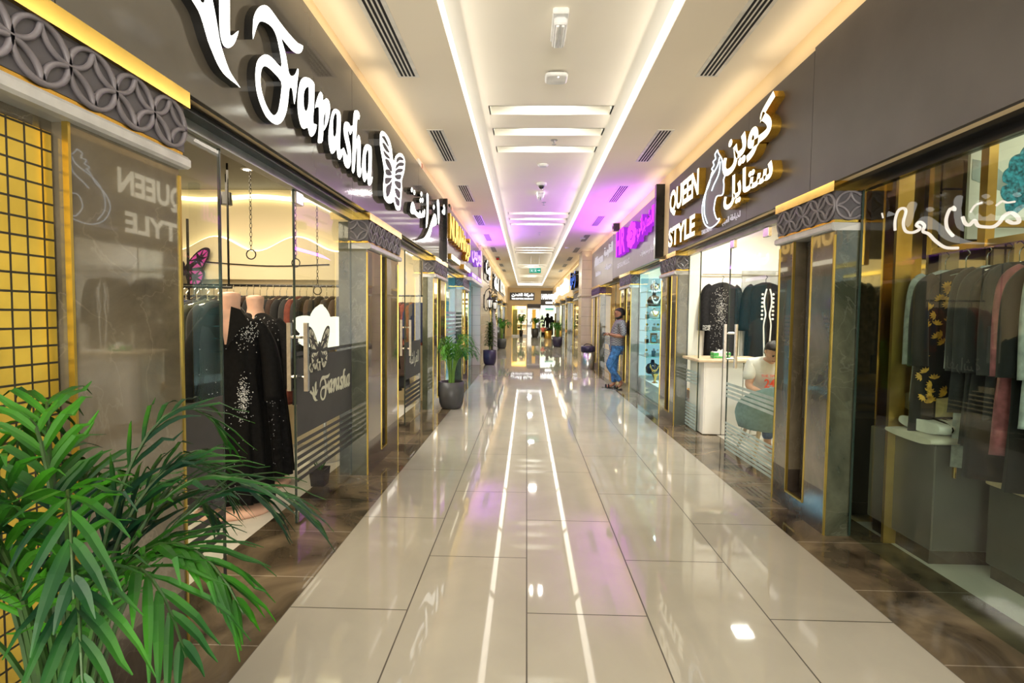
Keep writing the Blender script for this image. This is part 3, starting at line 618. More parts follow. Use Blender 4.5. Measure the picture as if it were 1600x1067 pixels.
o = sign((XR-.03, 10, 2.9), 'glowing pink purple letters with a round flower on the right')
g = ['letter_pink', 'letter_pink_side']; emit('letter_pink_side', (.55, .04, .95), .8)
lettering('HR', PR, (-11.7, -10.62, 2.80, 3.34), g, o, bold=.035, depth=.09); lettering('الشهراني', PR, (-9.5, -8.25, 2.82, 3.24), g, o, bold=.04, depth=.09)
mb = MB()
for i in range(8):
    a = i*PI/4; c = (-10.0+.30*math.cos(a), 3.03+.17*math.sin(a))
    mb.poly([(c[0]+.17*math.cos(2*PI*j/10), c[1]+.085*math.sin(2*PI*j/10)) for j in range(10)], PR, .09)
mb.poly([(-10.0+.13*math.cos(2*PI*j/10), 3.03+.07*math.sin(2*PI*j/10)) for j in range(10)], PR, .095); mb.build('flower', g, o)
lettering('GIFTS & W.L.L.C', PR, (-12.0, -10.6, 2.58, 2.68), ['thin_white']*2, o, depth=.004, name='small_lettering')
lettering('للهدايا و مجوهرات', PR, (-9.6, -8.43, 2.56, 2.68), ['thin_white']*2, o, depth=.004, name='small_lettering')
o = sign((XR-.03, 14.5, 2.9), 'thin white outlined lettering on the grey board above the litter bin')
g = ['thin_white']*2
lettering('Alforsan', PR, (-15.9, -14.25, 2.98, 3.24), g, o, depth=.02); lettering('الفارسة', PR, (-14.0, -12.65, 3.0, 3.30), g, o, depth=.02)
lettering('Fashion', PR, (-15.6, -14.65, 2.67, 2.80), g, o, depth=.02, split=False); lettering('موضيات', PR, (-13.8, -12.85, 2.68, 2.84), g, o, depth=.02, split=False)
PL2 = plane_l(XL+.03)
o = sign((XL+.03, 10.6, 2.9), 'tall glowing yellow gold sided letters on the left above the teal lit shop')
g = ['letter_gold', 'gold_side']
lettering('NURAH', PL2, (9.15, 11.1, 2.82, 3.26), g, o, bold=.04, depth=.10); lettering('نوره', PL2, (11.15, 12.4, 2.70, 3.28), g, o, bold=.04, depth=.10)
for y0, y1 in ((9.3, 10.5), (11.2, 12.4)): MB().box(XL+.031, XL+.13, y0, y1, 2.48, 2.58, 1).box(XL+.13, XL+.133, y0+.01, y1-.01, 2.488, 2.572, 0).build('light_box', ['letter_warm', 'gold_side'], o)
o = sign((XL+.03, 14.2, 2.9), 'glowing lilac letters on the left next to the white tiled pilaster')
g = ['letter_lilac', 'letter_purple_side']; emit('letter_purple_side', (.45, .16, .9), .7)
lettering('العريس', PL2, (12.75, 15.55, 2.80, 3.36), g, o, bold=.04, depth=.10)
for y0, y1 in ((12.9, 14.1), (14.3, 15.6)): MB().box(XL+.031, XL+.12, y0, y1, 2.45, 2.55, 1).box(XL+.12, XL+.123, y0+.01, y1-.01, 2.455, 2.545, 0).build('light_box', ['letter_lilac', 'letter_purple_side'], o)
# wall signs around the lanterns and beyond
def block_sign(side, x, y0, y1, z0, z1, txt, gm, label, bg='black_side', dep=.06, bold=.03, sides='black_side'):
    o = sign((x, (y0+y1)/2, (z0+z1)/2), label); P = plane_l(x) if side < 0 else plane_r(x)
    if bg: MB().box(*sorted((x, x-side*.025)), y0-.08, y1+.08, z0-.08, z1+.08).build('backing', bg, o)
    P = plane_l(x+.025) if side < 0 else plane_r(x-.025)
    u = (y0, y1) if side < 0 else (-y1, -y0)
    lettering(txt, P, (*u, z0, z1), [gm, sides], o, bold=bold, depth=dep); return o
block_sign(-1, -1.40, 16.6, 18.6, 2.72, 3.30, 'بيت', 'letter_white', 'black wall sign with white figures above the first lantern')
block_sign(-1, FLX+.0, 21.2, 24.4, 2.6, 3.2, 'الملكة', 'letter_white', 'second black wall sign with white lettering behind the lanterns')
block_sign(-1, FLX+.0, 26.2, 31.5, 2.7, 3.3, 'ROYAL', 'letter_warm', 'warm lit letters far down the left wall, nearest to the end wall', bg='fascia_grey')
block_sign(1, 1.88, 19.2, 21.6, 2.55, 3.25, 'زهرة', 'blue_letter', 'dark blue glowing lettering beyond the beige pilaster', bg='fascia_grey', dep=.12)
block_sign(1, 1.88, 23.6, 28.6, 2.6, 3.3, 'الأناقة', 'letter_white', 'bright white letters far on the right wall after the blue ones', bg=None, dep=.1, sides='letter_warm')
block_sign(1, 1.88, 30.4, 36.6, 2.5, 3.2, 'الريم', 'letter_white', 'bright white letters on the right wall closest to the end wall', bg=None, dep=.1, sides='letter_warm')
o = sign((-.37, YF-.06, 3.0), 'black sign with white Arabic and Latin lettering on the end wall, left of the pair')
PF = plane_f(YF-.06)
MB().box(-1.28, .54, YF-.06, YF, 2.68, 3.24).build('backing', 'black_side', o)
lettering('شركة القطن', PF, (-1.15, .45, 2.92, 3.20), ['letter_white']*2, o, bold=.03, depth=.03); lettering('THE COTTON COMPANY', PF, (-1.15, .45, 2.73, 2.84), ['letter_white']*2, o, bold=.02, depth=.03, split=False)
o = sign((1.6, YF-.06, 3.0), 'dark brown sign with big bright white letters above the far doorway on the right')
MB().box(1.02, 2.2, YF-.05, YF, 2.32, 3.40).build('backing', 'fascia_matt', o)
lettering('HARAMEEN', PF, (1.06, 2.16, 2.76, 3.15), ['letter_white']*2, o, bold=.03, depth=.05); MB().box(1.38, 1.88, YF-.09, YF-.05, 2.44, 2.58).build('light_box', 'letter_white', o)
o = sign((2.3, 3.0, 2.0), 'pinkish white neon script tube hanging behind the near right shop window')
for k in ('n1', 'n2', 'n3', 'n4', 'n5', 'n6'): MB().tube([(2.26, p.x, p.y) for p in smooth_path(TR[k], 4)], .0085 if k in ('n1', 'n2', 'n3') else .005, 6).build('neon_tube', 'neon_pink', o, smooth=True)

# ------------------------------------------------------------------ glass fronts
def pane(side, y0, y1, label, name='glass_pane', mat='glass', z1=2.33, films=(), x=None, parts=()):
    x = x if x is not None else (GL if side < 0 else GR)
    o = empty(name, (x, (y0+y1)/2, 0), label, 'glass door' if name == 'glass_door' else 'shop window')
    MB().box(x-.005, x+.005, y0, y1, .012, z1).build('glass', mat, o)
    for yy in (y0, y1): MB().box(x-.007, x+.007, yy-.004, yy+.004, .012, z1).build('edge', 'edge_dark', o)
    for (za, zb, n, fm) in films:           # n stripes between za and zb
        mb = MB(); h = (zb-za)/n
        for i in range(n): mb.box(*((x+.006, x+.008) if side < 0 else (x-.008, x-.006)), y0+.01, y1-.01, za+i*h, za+i*h+h*(.62 if n > 1 else 1))
        mb.build('film', fm, o)
    return o
pm('edge_dark', (.02, .035, .028), .2)
def handle(o, side, x, y, z0=.94, z1=1.42):
    mb = MB()
    for s in (-1, 1): mb.box(x+s*.06-.014, x+s*.06+.014, y-.014, y+.014, z0, z1)
    mb2 = MB()
    for z in (z0+.1, z1-.1): mb2.tube([(x-.06, y, z), (x+.06, y, z)], .011, 8)
    h = mb.build('handle', 'steel_brushed', o); mb2.build('crossbar', 'chrome', h)
def header(side, y0, y1, lab, col='rail_steel', zt=2.41):
    x = GL if side < 0 else GR; s = -side; mb = MB()
    mb.box(x-.03, x+.03, y0, y1, 2.33, 2.375)
    o = tag(mb.build('header_rail', col), lab, 'header rail')
    MB().box(min(x+s*.03, x+s*.10), max(x+s*.03, x+s*.10), y0, y1, 2.375, 2.409).build('cover_strip', 'frame_dark', o)
header(-1, 2.18, 4.74, 'grey steel rail above the near left glass door'); header(-1, 5.9, 8.14, 'steel rail above the second glass door on the left'); header(-1, 9.37, 11.79, 'steel rail above the teal lit shop window')
header(1, -1, 3.59, 'dark rail over the near right shop window', 'frame_dark'); header(1, 4.37, 7.29, 'pale steel rail above the tailoring shop door', 'moulding'); header(1, 8.12, 10.45, 'steel rail above the jewellery showcase'); header(1, 11.62, 14.88, 'steel rail above the door behind the standing man')
o = pane(-1, 2.2, 2.71, 'left fixed glass pane with dark film, right beside the near left column', films=((.60, 1.05, 1, 'film_dark'),)); x = GL
mb = MB()
for i in range(5): mb.box(x+.006, x+.008, 2.21, 2.70, .53-.06*i, .565-.06*i)
mb.build('film', 'film_dark', o)
o = pane(-1, 3.58, 4.74, 'glass door with dark film, script lettering and a butterfly sticker', 'glass_door', films=((.62, 1.17, 1, 'film_dark'), (1.19, 1.215, 1, 'film_dark')))
handle(o, -1, GL, 3.63)
mb = MB()
for i in range(6): mb.box(GL+.006, GL+.008, 3.59, 4.73, .56-.052*i, .587-.052*i)
mb.build('film', 'film_dark', o)
for z in (.012, 2.24): MB().bevbox(GL-.018, GL+.018, 3.585, 3.70, z, z+.085, .004).build('patch_fitting', 'chrome', o)
PG = plane_l(GL+.0095)
emit('film_text', (.62, .62, .5), .55)
pm('film_cut', (.62, .62, .50), .5)
sy0, sy1 = min(p[0] for p in TR['A']), max(p[0] for p in TR['a3'])
for k in ('A', 'l', 'F', 'a1', 'r', 'a2', 's', 'h', 'a3'):
    q = lambda pts: smooth_closed([(3.80+(y-sy0)/(sy1-sy0)*.88, .80+(z-2.5)/.62*.20) for y, z in pts], 2)
    MB().poly(q(TR[k]), PG, .002, 0, 0, [q(TR[k+'h'])] if k+'h' in TR else ()).build('lettering', 'film_cut', o)
lettering('KHAT', PG, (3.78, 4.02, 1.05, 1.12), ['film_cut']*2, o, depth=.002, name='lettering', split=False, bold=.02)
def fly(place, cu, cv, w, h, mat, parent, inner):
    P = lambda pts, sx: [(cu+sx*a*w, cv+b*h) for a, b in pts]
    up = [(.03, .0), (.10, .16), (.25, .38), (.40, .50), (.5, .46), (.48, .28), (.40, .08), (.36, -.02), (.12, -.06)]; lo = [(.03, -.02), (.12, -.06), (.34, -.04), (.40, -.14), (.36, -.34), (.26, -.48), (.16, -.5), (.08, -.38), (.04, -.2)]
    r = None
    for sx in (-1, 1):
        for pts in (up, lo):
            mb = MB(); mb.poly(smooth_closed(P(pts, sx), 3), place, .004, 0, 0); w_ = mb.build('wing', mat, parent)
            c = (sum(p[0] for p in pts)/len(pts), sum(p[1] for p in pts)/len(pts)); mb = MB()
            P2 = lambda u, v, n: place(u, v, n+.0045)
            for q in range(len(pts)-1):
                a, b = pts[q], pts[q+1]
                t = [(c[0]+(a[0]-c[0])*.86, c[1]+(a[1]-c[1])*.86), (c[0]+(b[0]-c[0])*.86, c[1]+(b[1]-c[1])*.86), (c[0]+(b[0]-c[0])*.2+(a[0]-c[0])*.12, c[1]+(b[1]-c[1])*.2+(a[1]-c[1])*.12)]
                t = [(sum(p[0] for p in t)/3+(p[0]-sum(p[0] for p in t)/3)*.8, sum(p[1] for p in t)/3+(p[1]-sum(p[1] for p in t)/3)*.8) for p in t]
                mb.poly(P(t, sx), P2, .002, 0, 0)
            mb.build('wing_marking', inner, w_)
    mb = MB(); mb.poly([(cu-.02*w, cv-.2*h), (cu+.02*w, cv-.2*h), (cu+.03*w, cv+.1*h), (cu, cv+.16*h), (cu-.03*w, cv+.1*h)], place, .006, 0, 0); mb.build('butterfly_body', mat, parent)
fly(PG, 3.98, 1.22, .42, .34, 'film_dark', o, 'film_cut')
o = pane(-1, 6.86, 7.85, 'second glass door on the left with dark film and white script', 'glass_door', films=((.62, 1.12, 1, 'film_dark'), (.25, .56, 5, 'film_dark'))); handle(o, -1, GL, 6.92)
lettering('الفراشة', PG, (7.1, 7.7, .75, .98), ['film_cut']*2, o, depth=.002, name='lettering', split=False)
pane(-1, 9.4, 11.78, 'teal tinted shop window on the left with blue and white striped stickers', mat='glass_teal', films=((.9, 1.6, 8, 'film_frost'),))
pane(-1, 13.05, 15.4, 'narrow glass front left of the white tiled pilaster', mat='glass_dark')
pane(1, -.9, 3.575, 'large dark shop window filling the right edge of the picture', mat='glass_dark', z1=2.33)
o = pane(1, 4.40, 5.82, 'glass door with frosted stripes and steel bar handle at the tailoring shop', 'glass_door', films=((.62, .80, 4, 'film_frost'), (.05, .36, 8, 'film_frost'))); handle(o, 1, GR, 5.76)
for y in (4.9, 5.70): MB().bevbox(GR-.018, GR+.018, y, y+.11, 2.24, 2.325, .004).build('patch_fitting', 'chrome', o)
pane(1, 6.80, 7.28, 'narrow striped glass strip left of the white counter', films=((.62, .80, 4, 'film_frost'), (.02, .36, 8, 'film_frost')))
pane(1, 8.12, 10.44, 'glass of the brightly lit jewellery showcase', mat='glass_teal')
pane(1, 11.62, 13.15, 'glass door with frosted stripes behind the standing man', 'glass_door', films=((.75, .98, 5, 'film_frost'), (.2, .62, 9, 'film_frost')))
pane(1, 13.2, 14.88, 'second striped glass front behind the standing man', films=((.75, .98, 5, 'film_frost'), (.2, .62, 9, 'film_frost')))
for i, (a, b) in enumerate(((20.7, 23.3), (24.9, 28.4), (30.1, 34.3))): pane(-1, a, b, '%s glass front on the far left beyond the lanterns' % ('first', 'second', 'third')[i], x=FLX-.12, mat='glass_dark')
for i, (a, b) in enumerate(((20.5, 23.5), (24.7, 27.3), (28.7, 32.5))): pane(1, a, b, '%s glass front on the far right beyond the beige pilaster' % ('first', 'second', 'third')[i], x=1.93, mat='glass_dark')
# ------------------------------------------------------------------ ceiling fixtures
def vent(x0, x1, y0, y1, label):
    o = empty('ceiling_vent', ((x0+x1)/2, (y0+y1)/2, ZS), label, 'air vent', 'slot vents along the side ceilings')
    MB().box(x0-.025, x1+.025, y0-.025, y1+.025, ZS-.006, ZS).build('frame', 'vent_white', o)
    mb = MB(); w = (x1-x0)/4
    for k in range(4): mb.box(x0+k*w+w*.22, x0+k*w+w*.78, y0, y1, ZS-.0075, ZS-.005)
    mb.build('slots', 'vent_black', o)
ORD = ['nearest', 'second', 'third', 'fourth', 'fifth', 'sixth', 'seventh', 'eighth', 'ninth', 'tenth']
for k in range(9):
    y = 3.55+2.53*k
    vent(-1.16, -1.02, y, y+1.17, '%s slotted vent in the left side ceiling' % ORD[k])
    vent(1.46, 1.60, y, y+1.17, '%s slotted vent in the right side ceiling' % ORD[k])
def at(name, loc, label, cat): return empty(name, loc, label, cat)
pm('clear_plastic', (.75, .75, .76), .12, nscale=12, namt=.1)
for i, (y, L) in enumerate(((3.98, .42), (9.62, .34))):
    o = at('emergency_light', (.21, y, ZC), ('nearest white emergency light box on the raised ceiling', 'second emergency light, beyond the dome camera')[i], 'emergency light')
    MB().bevbox(.15, .27, y, y+L, ZC-.045, ZC, .008).build('housing', 'plastic_white', o)
    MB().bevbox(.16, .26, y+.04, y+L-.02, ZC-.10, ZC-.045, .012).build('diffuser', 'clear_plastic', o)
    MB().tube([(.19, y+.06, ZC-.103), (.19, y+L-.05, ZC-.103)], .012, 6).tube([(.23, y+.06, ZC-.103), (.23, y+L-.05, ZC-.103)], .012, 6).build('light_tube', 'plastic_white', o)
o = at('wifi_router', (.23, 5.06, ZC), 'rounded square white access point on the ceiling', 'router')
MB().box(.16, .30, 5.0, 5.12, ZC-.02, ZC).build('bracket', 'frame_dark', o)
MB().loft([[(.235+r*math.copysign(abs(math.cos(a))**.4, math.cos(a)), 5.06+r*math.copysign(abs(math.sin(a))**.4, math.sin(a)), z) for a in [2*PI*j/28 for j in range(28)]] for r, z in ((.09, ZC-.055), (.105, ZC-.045), (.108, ZC-.03), (.10, ZC-.02))]).build('housing', 'plastic_white', o, smooth=True)
MB().ball((.25, 4.99, ZC-.056), .005, 6).build('status_light', 'spot_white', o)
for i, (x, y) in enumerate(((.31, 6.90), (.30, 10.6), (.31, 14.4), (.28, 21.5))):
    o = at('sprinkler', (x, y, ZC), '%s sprinkler head hanging from the raised ceiling' % ORD[i], 'sprinkler')
    MB().lathe([(.045, 0), (.045, -.006), (.012, -.01), (.012, -.03), (.006, -.035), (.006, -.055)], (x, y, ZC), 12).build('rosette', 'steel_brushed', o)
    MB().lathe([(.03, -.056), (.03, -.059)], (x, y, ZC), 12).build('deflector', 'steel_brushed', o)
o = at('dome_camera', (.21, 9.1, ZC), 'white dome camera with dark glass between the emergency lights', 'camera')
MB().lathe([(.085, 0), (.085, -.03), (.07, -.045)], (.21, 9.1, ZC), 20).build('housing', 'plastic_white', o); MB().ball((.21, 9.1, ZC-.05), .05, 10).build('dome', 'black_side', o, smooth=True)
for i, (x, y, z) in enumerate(((.2, 8.0, ZC), (1.46, 14.2, ZS), (1.2, 16.2, ZS))):
    o = at('smoke_detector', (x, y, z), ('round white detector plate on the raised ceiling before the dome camera', 'flat white detector on the right side ceiling near the beige pilaster', 'small white detector on the right side ceiling left of the flat one')[i], 'detector')
    MB().lathe([(.08, 0), (.08, -.012), (.055, -.03), (.03, -.032)], (x, y, z), 18).build('base', 'plastic_white', o)
tag(MB().lathe([(.05, 0), (.06, -.03), (.045, -.07), (.01, -.08)], (-1.1, 19.2, ZS), 12).build('alarm_sounder', 'red_plastic'), 'small red alarm sounder on the left side ceiling above the lanterns', 'alarm')
o = at('exit_sign', (.28, 20, 3.22), 'green running man exit sign hanging across the hall', 'exit sign')
MB().box(.06, .50, 19.98, 20.0, 3.13, 3.32).build('panel', 'exit_green', o)
pf = plane_f(19.98); mb = MB()
for x0 in (.09, .23): mb.box(x0+.0, x0+.008, 19.975, 19.98, 3.16, 3.29); mb.box(x0+.09, x0+.098, 19.975, 19.98, 3.16, 3.29); mb.box(x0, x0+.098, 19.975, 19.98, 3.282, 3.29)
mb.poly([(.13, 3.25), (.15, 3.26), (.17, 3.24), (.165, 3.21), (.18, 3.18), (.17, 3.17), (.152, 3.20), (.135, 3.17), (.125, 3.175), (.142, 3.215)], pf, .005, 0, 0)
mb.poly([(.27, 3.25), (.29, 3.26), (.31, 3.24), (.305, 3.21), (.32, 3.18), (.31, 3.17), (.292, 3.20), (.275, 3.17), (.265, 3.175), (.282, 3.215)], pf, .005, 0, 0)
mb.poly([(.37, 3.215), (.43, 3.215), (.43, 3.185), (.475, 3.228), (.43, 3.27), (.43, 3.241), (.37, 3.241)], pf, .005, 0, 0); mb.build('pictogram', 'exit_white', o)
for x in (.12, .44): MB().tube([(x, 19.99, 3.32), (x, 19.99, ZC)], .004, 5).build('hanging_rod', 'steel_brushed', o)
# little devices sitting on top of the left board, black loudspeaker on the right wall
for i, (y, c) in enumerate(((2.95, 'frame_dark'), (6.95, 'plastic_white'), (9.75, 'frame_dark'))):
    o = empty('power_adapter', (XL+.01, y, 3.47), ('small dark transformer with a red wire on top of the left board', 'white transformer on top of the left board beyond the butterfly', 'little dark transformer over the yellow letters')[i], 'transformer')
    MB().bevbox(XL+.0, XL+.035, y, y+.16, 3.472, 3.54, .005).build('housing', c, o); MB().tube(smooth_path([(XL+.02, y+.16, 3.5), (XL+.03, y+.22, 3.53), (XL+.02, y+.28, 3.48)], 4), .004, 5).build('wire', 'red_plastic', o)
o = empty('loudspeaker', (XR-.06, 12.1, 3.52), 'small black loudspeaker above the mauve board on the right', 'loudspeaker')
MB().bevbox(XR-.14, XR-.01, 11.95, 12.15, 3.44, 3.58, .01).build('housing', 'frame_dark', o); MB().ball((XR-.14, 12.05, 3.51), .035, 8, sc=(.4, 1, 1)).build('cone', 'black_side', o)
# ------------------------------------------------------------------ lanterns on the tiled pilaster
def lantern(x, y, z, label):
    o = empty('wall_lantern', (x, y, z), label, 'lantern', 'pair of black lanterns'); cx = x+.20
    MB().bevbox(x, x+.03, y-.05, y+.05, z-.22, z+.22, .01).build('wall_plate', 'frame_dark', o)
    mb = MB(); mb.tube(smooth_path([(x+.02, y, z+.05), (x+.06, y, z+.30), (x+.17, y, z+.40), (cx+.06, y, z+.36), (cx+.05, y, z+.27), (cx-.02, y, z+.29), (cx, y, z+.34)], 6), .013, 6)
    mb.tube(smooth_path([(x+.02, y, z-.12), (x+.05, y, z-.28), (x+.11, y, z-.30), (x+.12, y, z-.22), (x+.08, y, z-.2)], 6), .012, 6)
    mb.tube(smooth_path([(x+.16, y, z+.4), (x+.2, y, z+.47), (x+.14, y, z+.5)], 5), .01, 5); mb.tube([(cx, y, z+.34), (cx, y, z+.16)], .009, 5); mb.build('scroll_arm', 'frame_dark', o, smooth=True)
    MB().lathe([(.015, .19), (.03, .15), (.09, .09), (.11, .05), (.10, .045)], (cx, y, z), 6).build('roof', 'frame_dark', o)
    MB().lathe([(.085, .04), (.05, -.20)], (cx, y, z), 6).build('lamp_glass', 'lamp_glow', o)
    mb = MB()
    for k in range(6):
        a = PI/3*k; mb.tube([(cx+.09*math.cos(a), y+.09*math.sin(a), z+.045), (cx+.054*math.cos(a), y+.054*math.sin(a), z-.2)], .012, 4)
    mb.lathe([(.06, -.19), (.055, -.22), (.02, -.25), (.02, -.28), (.008, -.32)], (cx, y, z), 6); mb.build('cage', 'frame_dark', o)
lantern(-1.40, 16.75, 1.95, 'black wall lantern nearer to the viewer, above the purple potted plant')
lantern(FLX, 19.95, 1.95, 'black wall lantern farther away behind the first lantern')
# ------------------------------------------------------------------ litter bins
def bin_(x, y, z1, r, label, body='steel_brushed', lid='pot_purple'):
    o = empty('litter_bin', (x, y, 0), label, 'litter bin')
    MB().lathe([(r*.97, 0), (r, .01), (r, z1*.72)], (x, y, 0), 28).build('drum', body, o, smooth=True)
    MB().lathe([(r*1.08, z1*.72), (r*1.08, z1*.90), (r*1.0, z1*.94), (r*.5, z1*.95)], (x, y, 0), 28).build('lid', lid, o, smooth=True)
    MB().tube(smooth_path([(x-r*.7, y-.02, z1*.93), (x-r*.3, y-.02, z1*1.02), (x+r*.4, y-.02, z1*1.0), (x+r*.8, y-.02, z1*.92)], 5), .014, 6).build('handle', 'frame_dark', o, smooth=True)
bin_(1.74, 15.0, .70, .185, 'steel litter bin with dark purple lid before the beige pilaster')
bin_(1.42, 35.6, .78, .26, 'brownish litter bin by the far right doorway', 'gold_satin', 'frame_dark')
# ------------------------------------------------------------------ clothes
def robe(parent, z0, z1, W=.42, D=.16, flare=1.25, mat='black_cloth', fold=.02, sleeve=.62, sl_out=.05, seed=0, name='garment', nfold=9, slw=.07, lapel=None, n=40):
    """robe in local coordinates of parent (faces -y, width along x): one mesh with its two sleeves"""
    rnd = random.Random(seed); mb = MB(); H = z1-z0; ph = [rnd.random()*6 for _ in range(4)]
    prof = [(0, flare, 1.25, 1), (.03, flare*.99, 1.25, 1), (.25, 1+(flare-1)*.7, 1.15, .8), (.5, 1+(flare-1)*.3, 1.05, .5), (.68, .96, 1, .3), (.84, 1.0, 1, .15), (.915, .95, .92, .06), (.945, .82, .8, .03), (.975, .55, .62, 0), (1.0, .22, .45, 0)]
    rings = []
    for t, w, d, f in prof:
        r = []
        for j in range(n):
            a = 2*PI*j/n; k = 1+fold*f*3*math.sin(nfold*a+ph[0]+t*1.3)+fold*f*1.5*math.sin((nfold*2+3)*a+ph[1])
            ca, sa = math.cos(a), math.sin(a)
            r.append((W/2*w*k*math.copysign(abs(ca)**.8, ca), D/2*d*k*math.copysign(abs(sa)**.8, sa), z0+H*t))
        rings.append(r)
    mb.loft(rings)
    for s in (-1, 1):
        p = smooth_path([(s*W*.36, 0, z1-H*.055), (s*W*.50, 0, z1-H*.12), (s*(W*.52+sl_out*.5), -.01, z1-sleeve*.5), (s*(W*.5+sl_out), -.03, z1-sleeve)], 5)
        m = len(p); mb.tube(p, [slw*.85+slw*.35*(i/(m-1)) for i in range(m)], 10)
    o = mb.build(name, mat); o.parent = parent
    for p_ in o.data.polygons: p_.use_smooth = len(p_.vertices) == 4
    return o
def gems(parent, pts, r, name='rhinestones', mat='crystal'):
    mb = MB()
    for x, y, z in pts: mb.add([(x+r, y, z), (x-r, y, z), (x, y+r, z), (x, y-r, z), (x, y, z+r), (x, y, z-r)], [(0, 2, 4), (2, 1, 4), (1, 3, 4), (3, 0, 4), (2, 0, 5), (1, 2, 5), (3, 1, 5), (0, 3, 5)])
    o = mb.build(name, mat); o.parent = parent; o['kind'] = 'stuff'; return o
def mannequin(loc, rz, label, z1, mat, W, D, gemspec, seed, coat=True):
    o = empty('mannequin', loc, label, 'mannequin', None, rz)
    def L(mb, name, mat, smooth=True):
        c = mb.build(name, mat); c.parent = o
        if smooth:
            for p in c.data.polygons: p.use_smooth = len(p.vertices) == 4
        return c
    e = lambda rx, ry, z, dy=0: [(rx*math.cos(2*PI*j/20), dy+ry*math.sin(2*PI*j/20), z) for j in range(20)]
    L(MB().loft([e(.14, .09, .9), e(.13, .10, 1.05), e(.16, .11, 1.25), e(.155, .105, z1-.12), e(.11, .088, z1-.06), e(.072, .068, z1-.02), e(.062, .062, z1+.03, -.01), e(.070, .070, z1+.10, -.015), e(.070, .070, z1+.125, -.015), e(.03, .03, z1+.138, -.015)]), 'torso', 'skin_mannequin')
    L(MB().loft([e(.11, .09, .03), e(.12, .10, .06), e(.07, .06, .12), e(.055, .05, .35), e(.08, .07, .92)]).loft([e(.26, .20, 0), e(.27, .21, .015), e(.24, .18, .04), e(.10, .08, .07)]), 'stand', 'skin_mannequin')
    g = robe(o, .09, z1, W, D, 1.3, mat, .028, .66, .09, seed, 'dress', 11, .062, n=66)
    if coat:     # V neckline and wide lapels
        mb = MB()
        yf = -D/2-.012
        mb.poly([(-.045, z1+.01), (.045, z1+.01), (.005, z1-.24), (-.005, z1-.24)], lambda u, v, n: (u, yf+.012-n-(z1-v)*.06, v), .01); L(mb, 'neckline', 'skin_mannequin', False)
        mb = MB()
        for s in (-1, 1):
            pts = [(s*.04, z1+.03), (s*.10, z1+.01), (s*.17, z1-.10), (s*.10, z1-.12), (s*.012, z1-.27)]
            mb.poly(pts, lambda u, v, n: (u, yf-.002-n-(z1-v)*.07, v), .014, 0, 0)
        L(mb, 'lapel', mat, False)
    R = random.Random(seed); pts = []
    for (cx, cz, sx, sz, n) in gemspec:
        for _ in range(n):
            u, v = R.gauss(cx, sx), R.gauss(cz, sz)
            if abs(u) > W*.54 or v < .12 or v > z1-.03: continue
            t = (v-.09)/(z1-.09); w = W/2*(1+.3*max(0, 1-t*1.4)); q = 1-(min(abs(u), w*.98)/w)**2.2
            pts.append((u, -(D/2*1.16*max(q, 0)**.45)-.007, v))
    gems(o, pts, .0040); return o
mannequin((-2.19, 3.80, 0), .25, 'headless mannequin in a long black open collar abaya standing in the shop doorway', 1.50, 'black_cloth', .42, .24, [(.14, 1.36, .05, .06, 170), (.11, .88, .022, .07, 240), (.0, .6, .14, .35, 90)], 3)
mannequin((-2.33, 4.42, 0), .25, 'headless mannequin in a dotted black dress just behind the front one', 1.50, 'charcoal_cloth', .42, .24, [(0, 1.2, .12, .22, 420), (.05, .6, .14, .35, 260)], 5, False)
# rail of clothes along the back wall of the left shop
def rail(p0, p1, r, label, mat='frame_dark', hang=None):
    o = empty('clothes_rail', p0, label, 'clothes rail'); MB().tube([p0, p1], r, 8).build('bar', mat, o)
    mb = MB()
    for q in hang or (p0, p1): mb.tube([q, (q[0], q[1]+.14, q[2])] if hang is None else [q, (q[0], q[1], 2.84)], r*.8, 6)
    mb.build('bracket', mat, o)
rail((-4.6, 5.70, 1.79), (-1.95, 5.70, 1.79), .014, 'dark rail packed with clothes along the back wall of the left shop')
CC = [('black', (.005, .005, .006)), ('dark brown', (.045, .022, .014)), ('cream', (.50, .44, .32)), ('navy blue', (.010, .014, .05)), ('olive green', (.04, .042, .022)), ('rust red', (.16, .035, .02)), ('dark grey', (.016, .016, .017)), ('dusty pink', (.30, .09, .11)), ('light grey', (.50, .56, .57))]
for n_, c_ in CC: pm('cloth_'+n_, c_, .85, nscale=22, namt=.25, sheen=.15)
PROTO = {}
def hanging(kind, H=1.25, W=.40, D=.07, seed=1):
    """garment on a hanger; origin at the rail"""
    o = empty('hanging_garment', (0, 0, 0), 'x', 'garment')
    g = robe(o, -H, -.10, W, D, 1.05, 'cloth_'+kind, .05, .60, .02, seed, 'cloth', 6, .045, n=24)
    mb = MB(); mb.tube(smooth_path([(0, 0, -.10), (0, 0, -.04), (.018, 0, -.012), (0, 0, .012), (-.018, 0, 0)], 3), .003, 4); mb.tube([(-.17, 0, -.15), (0, 0, -.10), (.17, 0, -.15)], .006, 4)
    h = mb.build('hanger', 'chrome'); h.parent = o; return o
def place_hang(kind, loc, rz, label, group, **k):
    key = (kind,)+tuple(sorted(k.items()))
    if key not in PROTO: PROTO[key] = o = hanging(kind, **k)
    else: o = dup(PROTO[key])
    o.location = loc; o.rotation_euler = (0, 0, rz); o['label'] = label; o['group'] = group; return o
CC_D = {'black': .5}
R = random.Random(11)
seq = [R.choice([0, 0, 1, 2, 3, 4, 5, 6, 0, 6, 1, 0, 4]) for _ in range(34)]
for i, c in enumerate(seq):
    n_ = CC[c][0]; x = -4.45+.073*i
    place_hang(n_, (x, 5.64, 1.775), PI/2+R.uniform(-.25, .25), '%s garment packed edge on with others on the back rail of the left shop' % n_, '%s garments on the back rail' % n_)
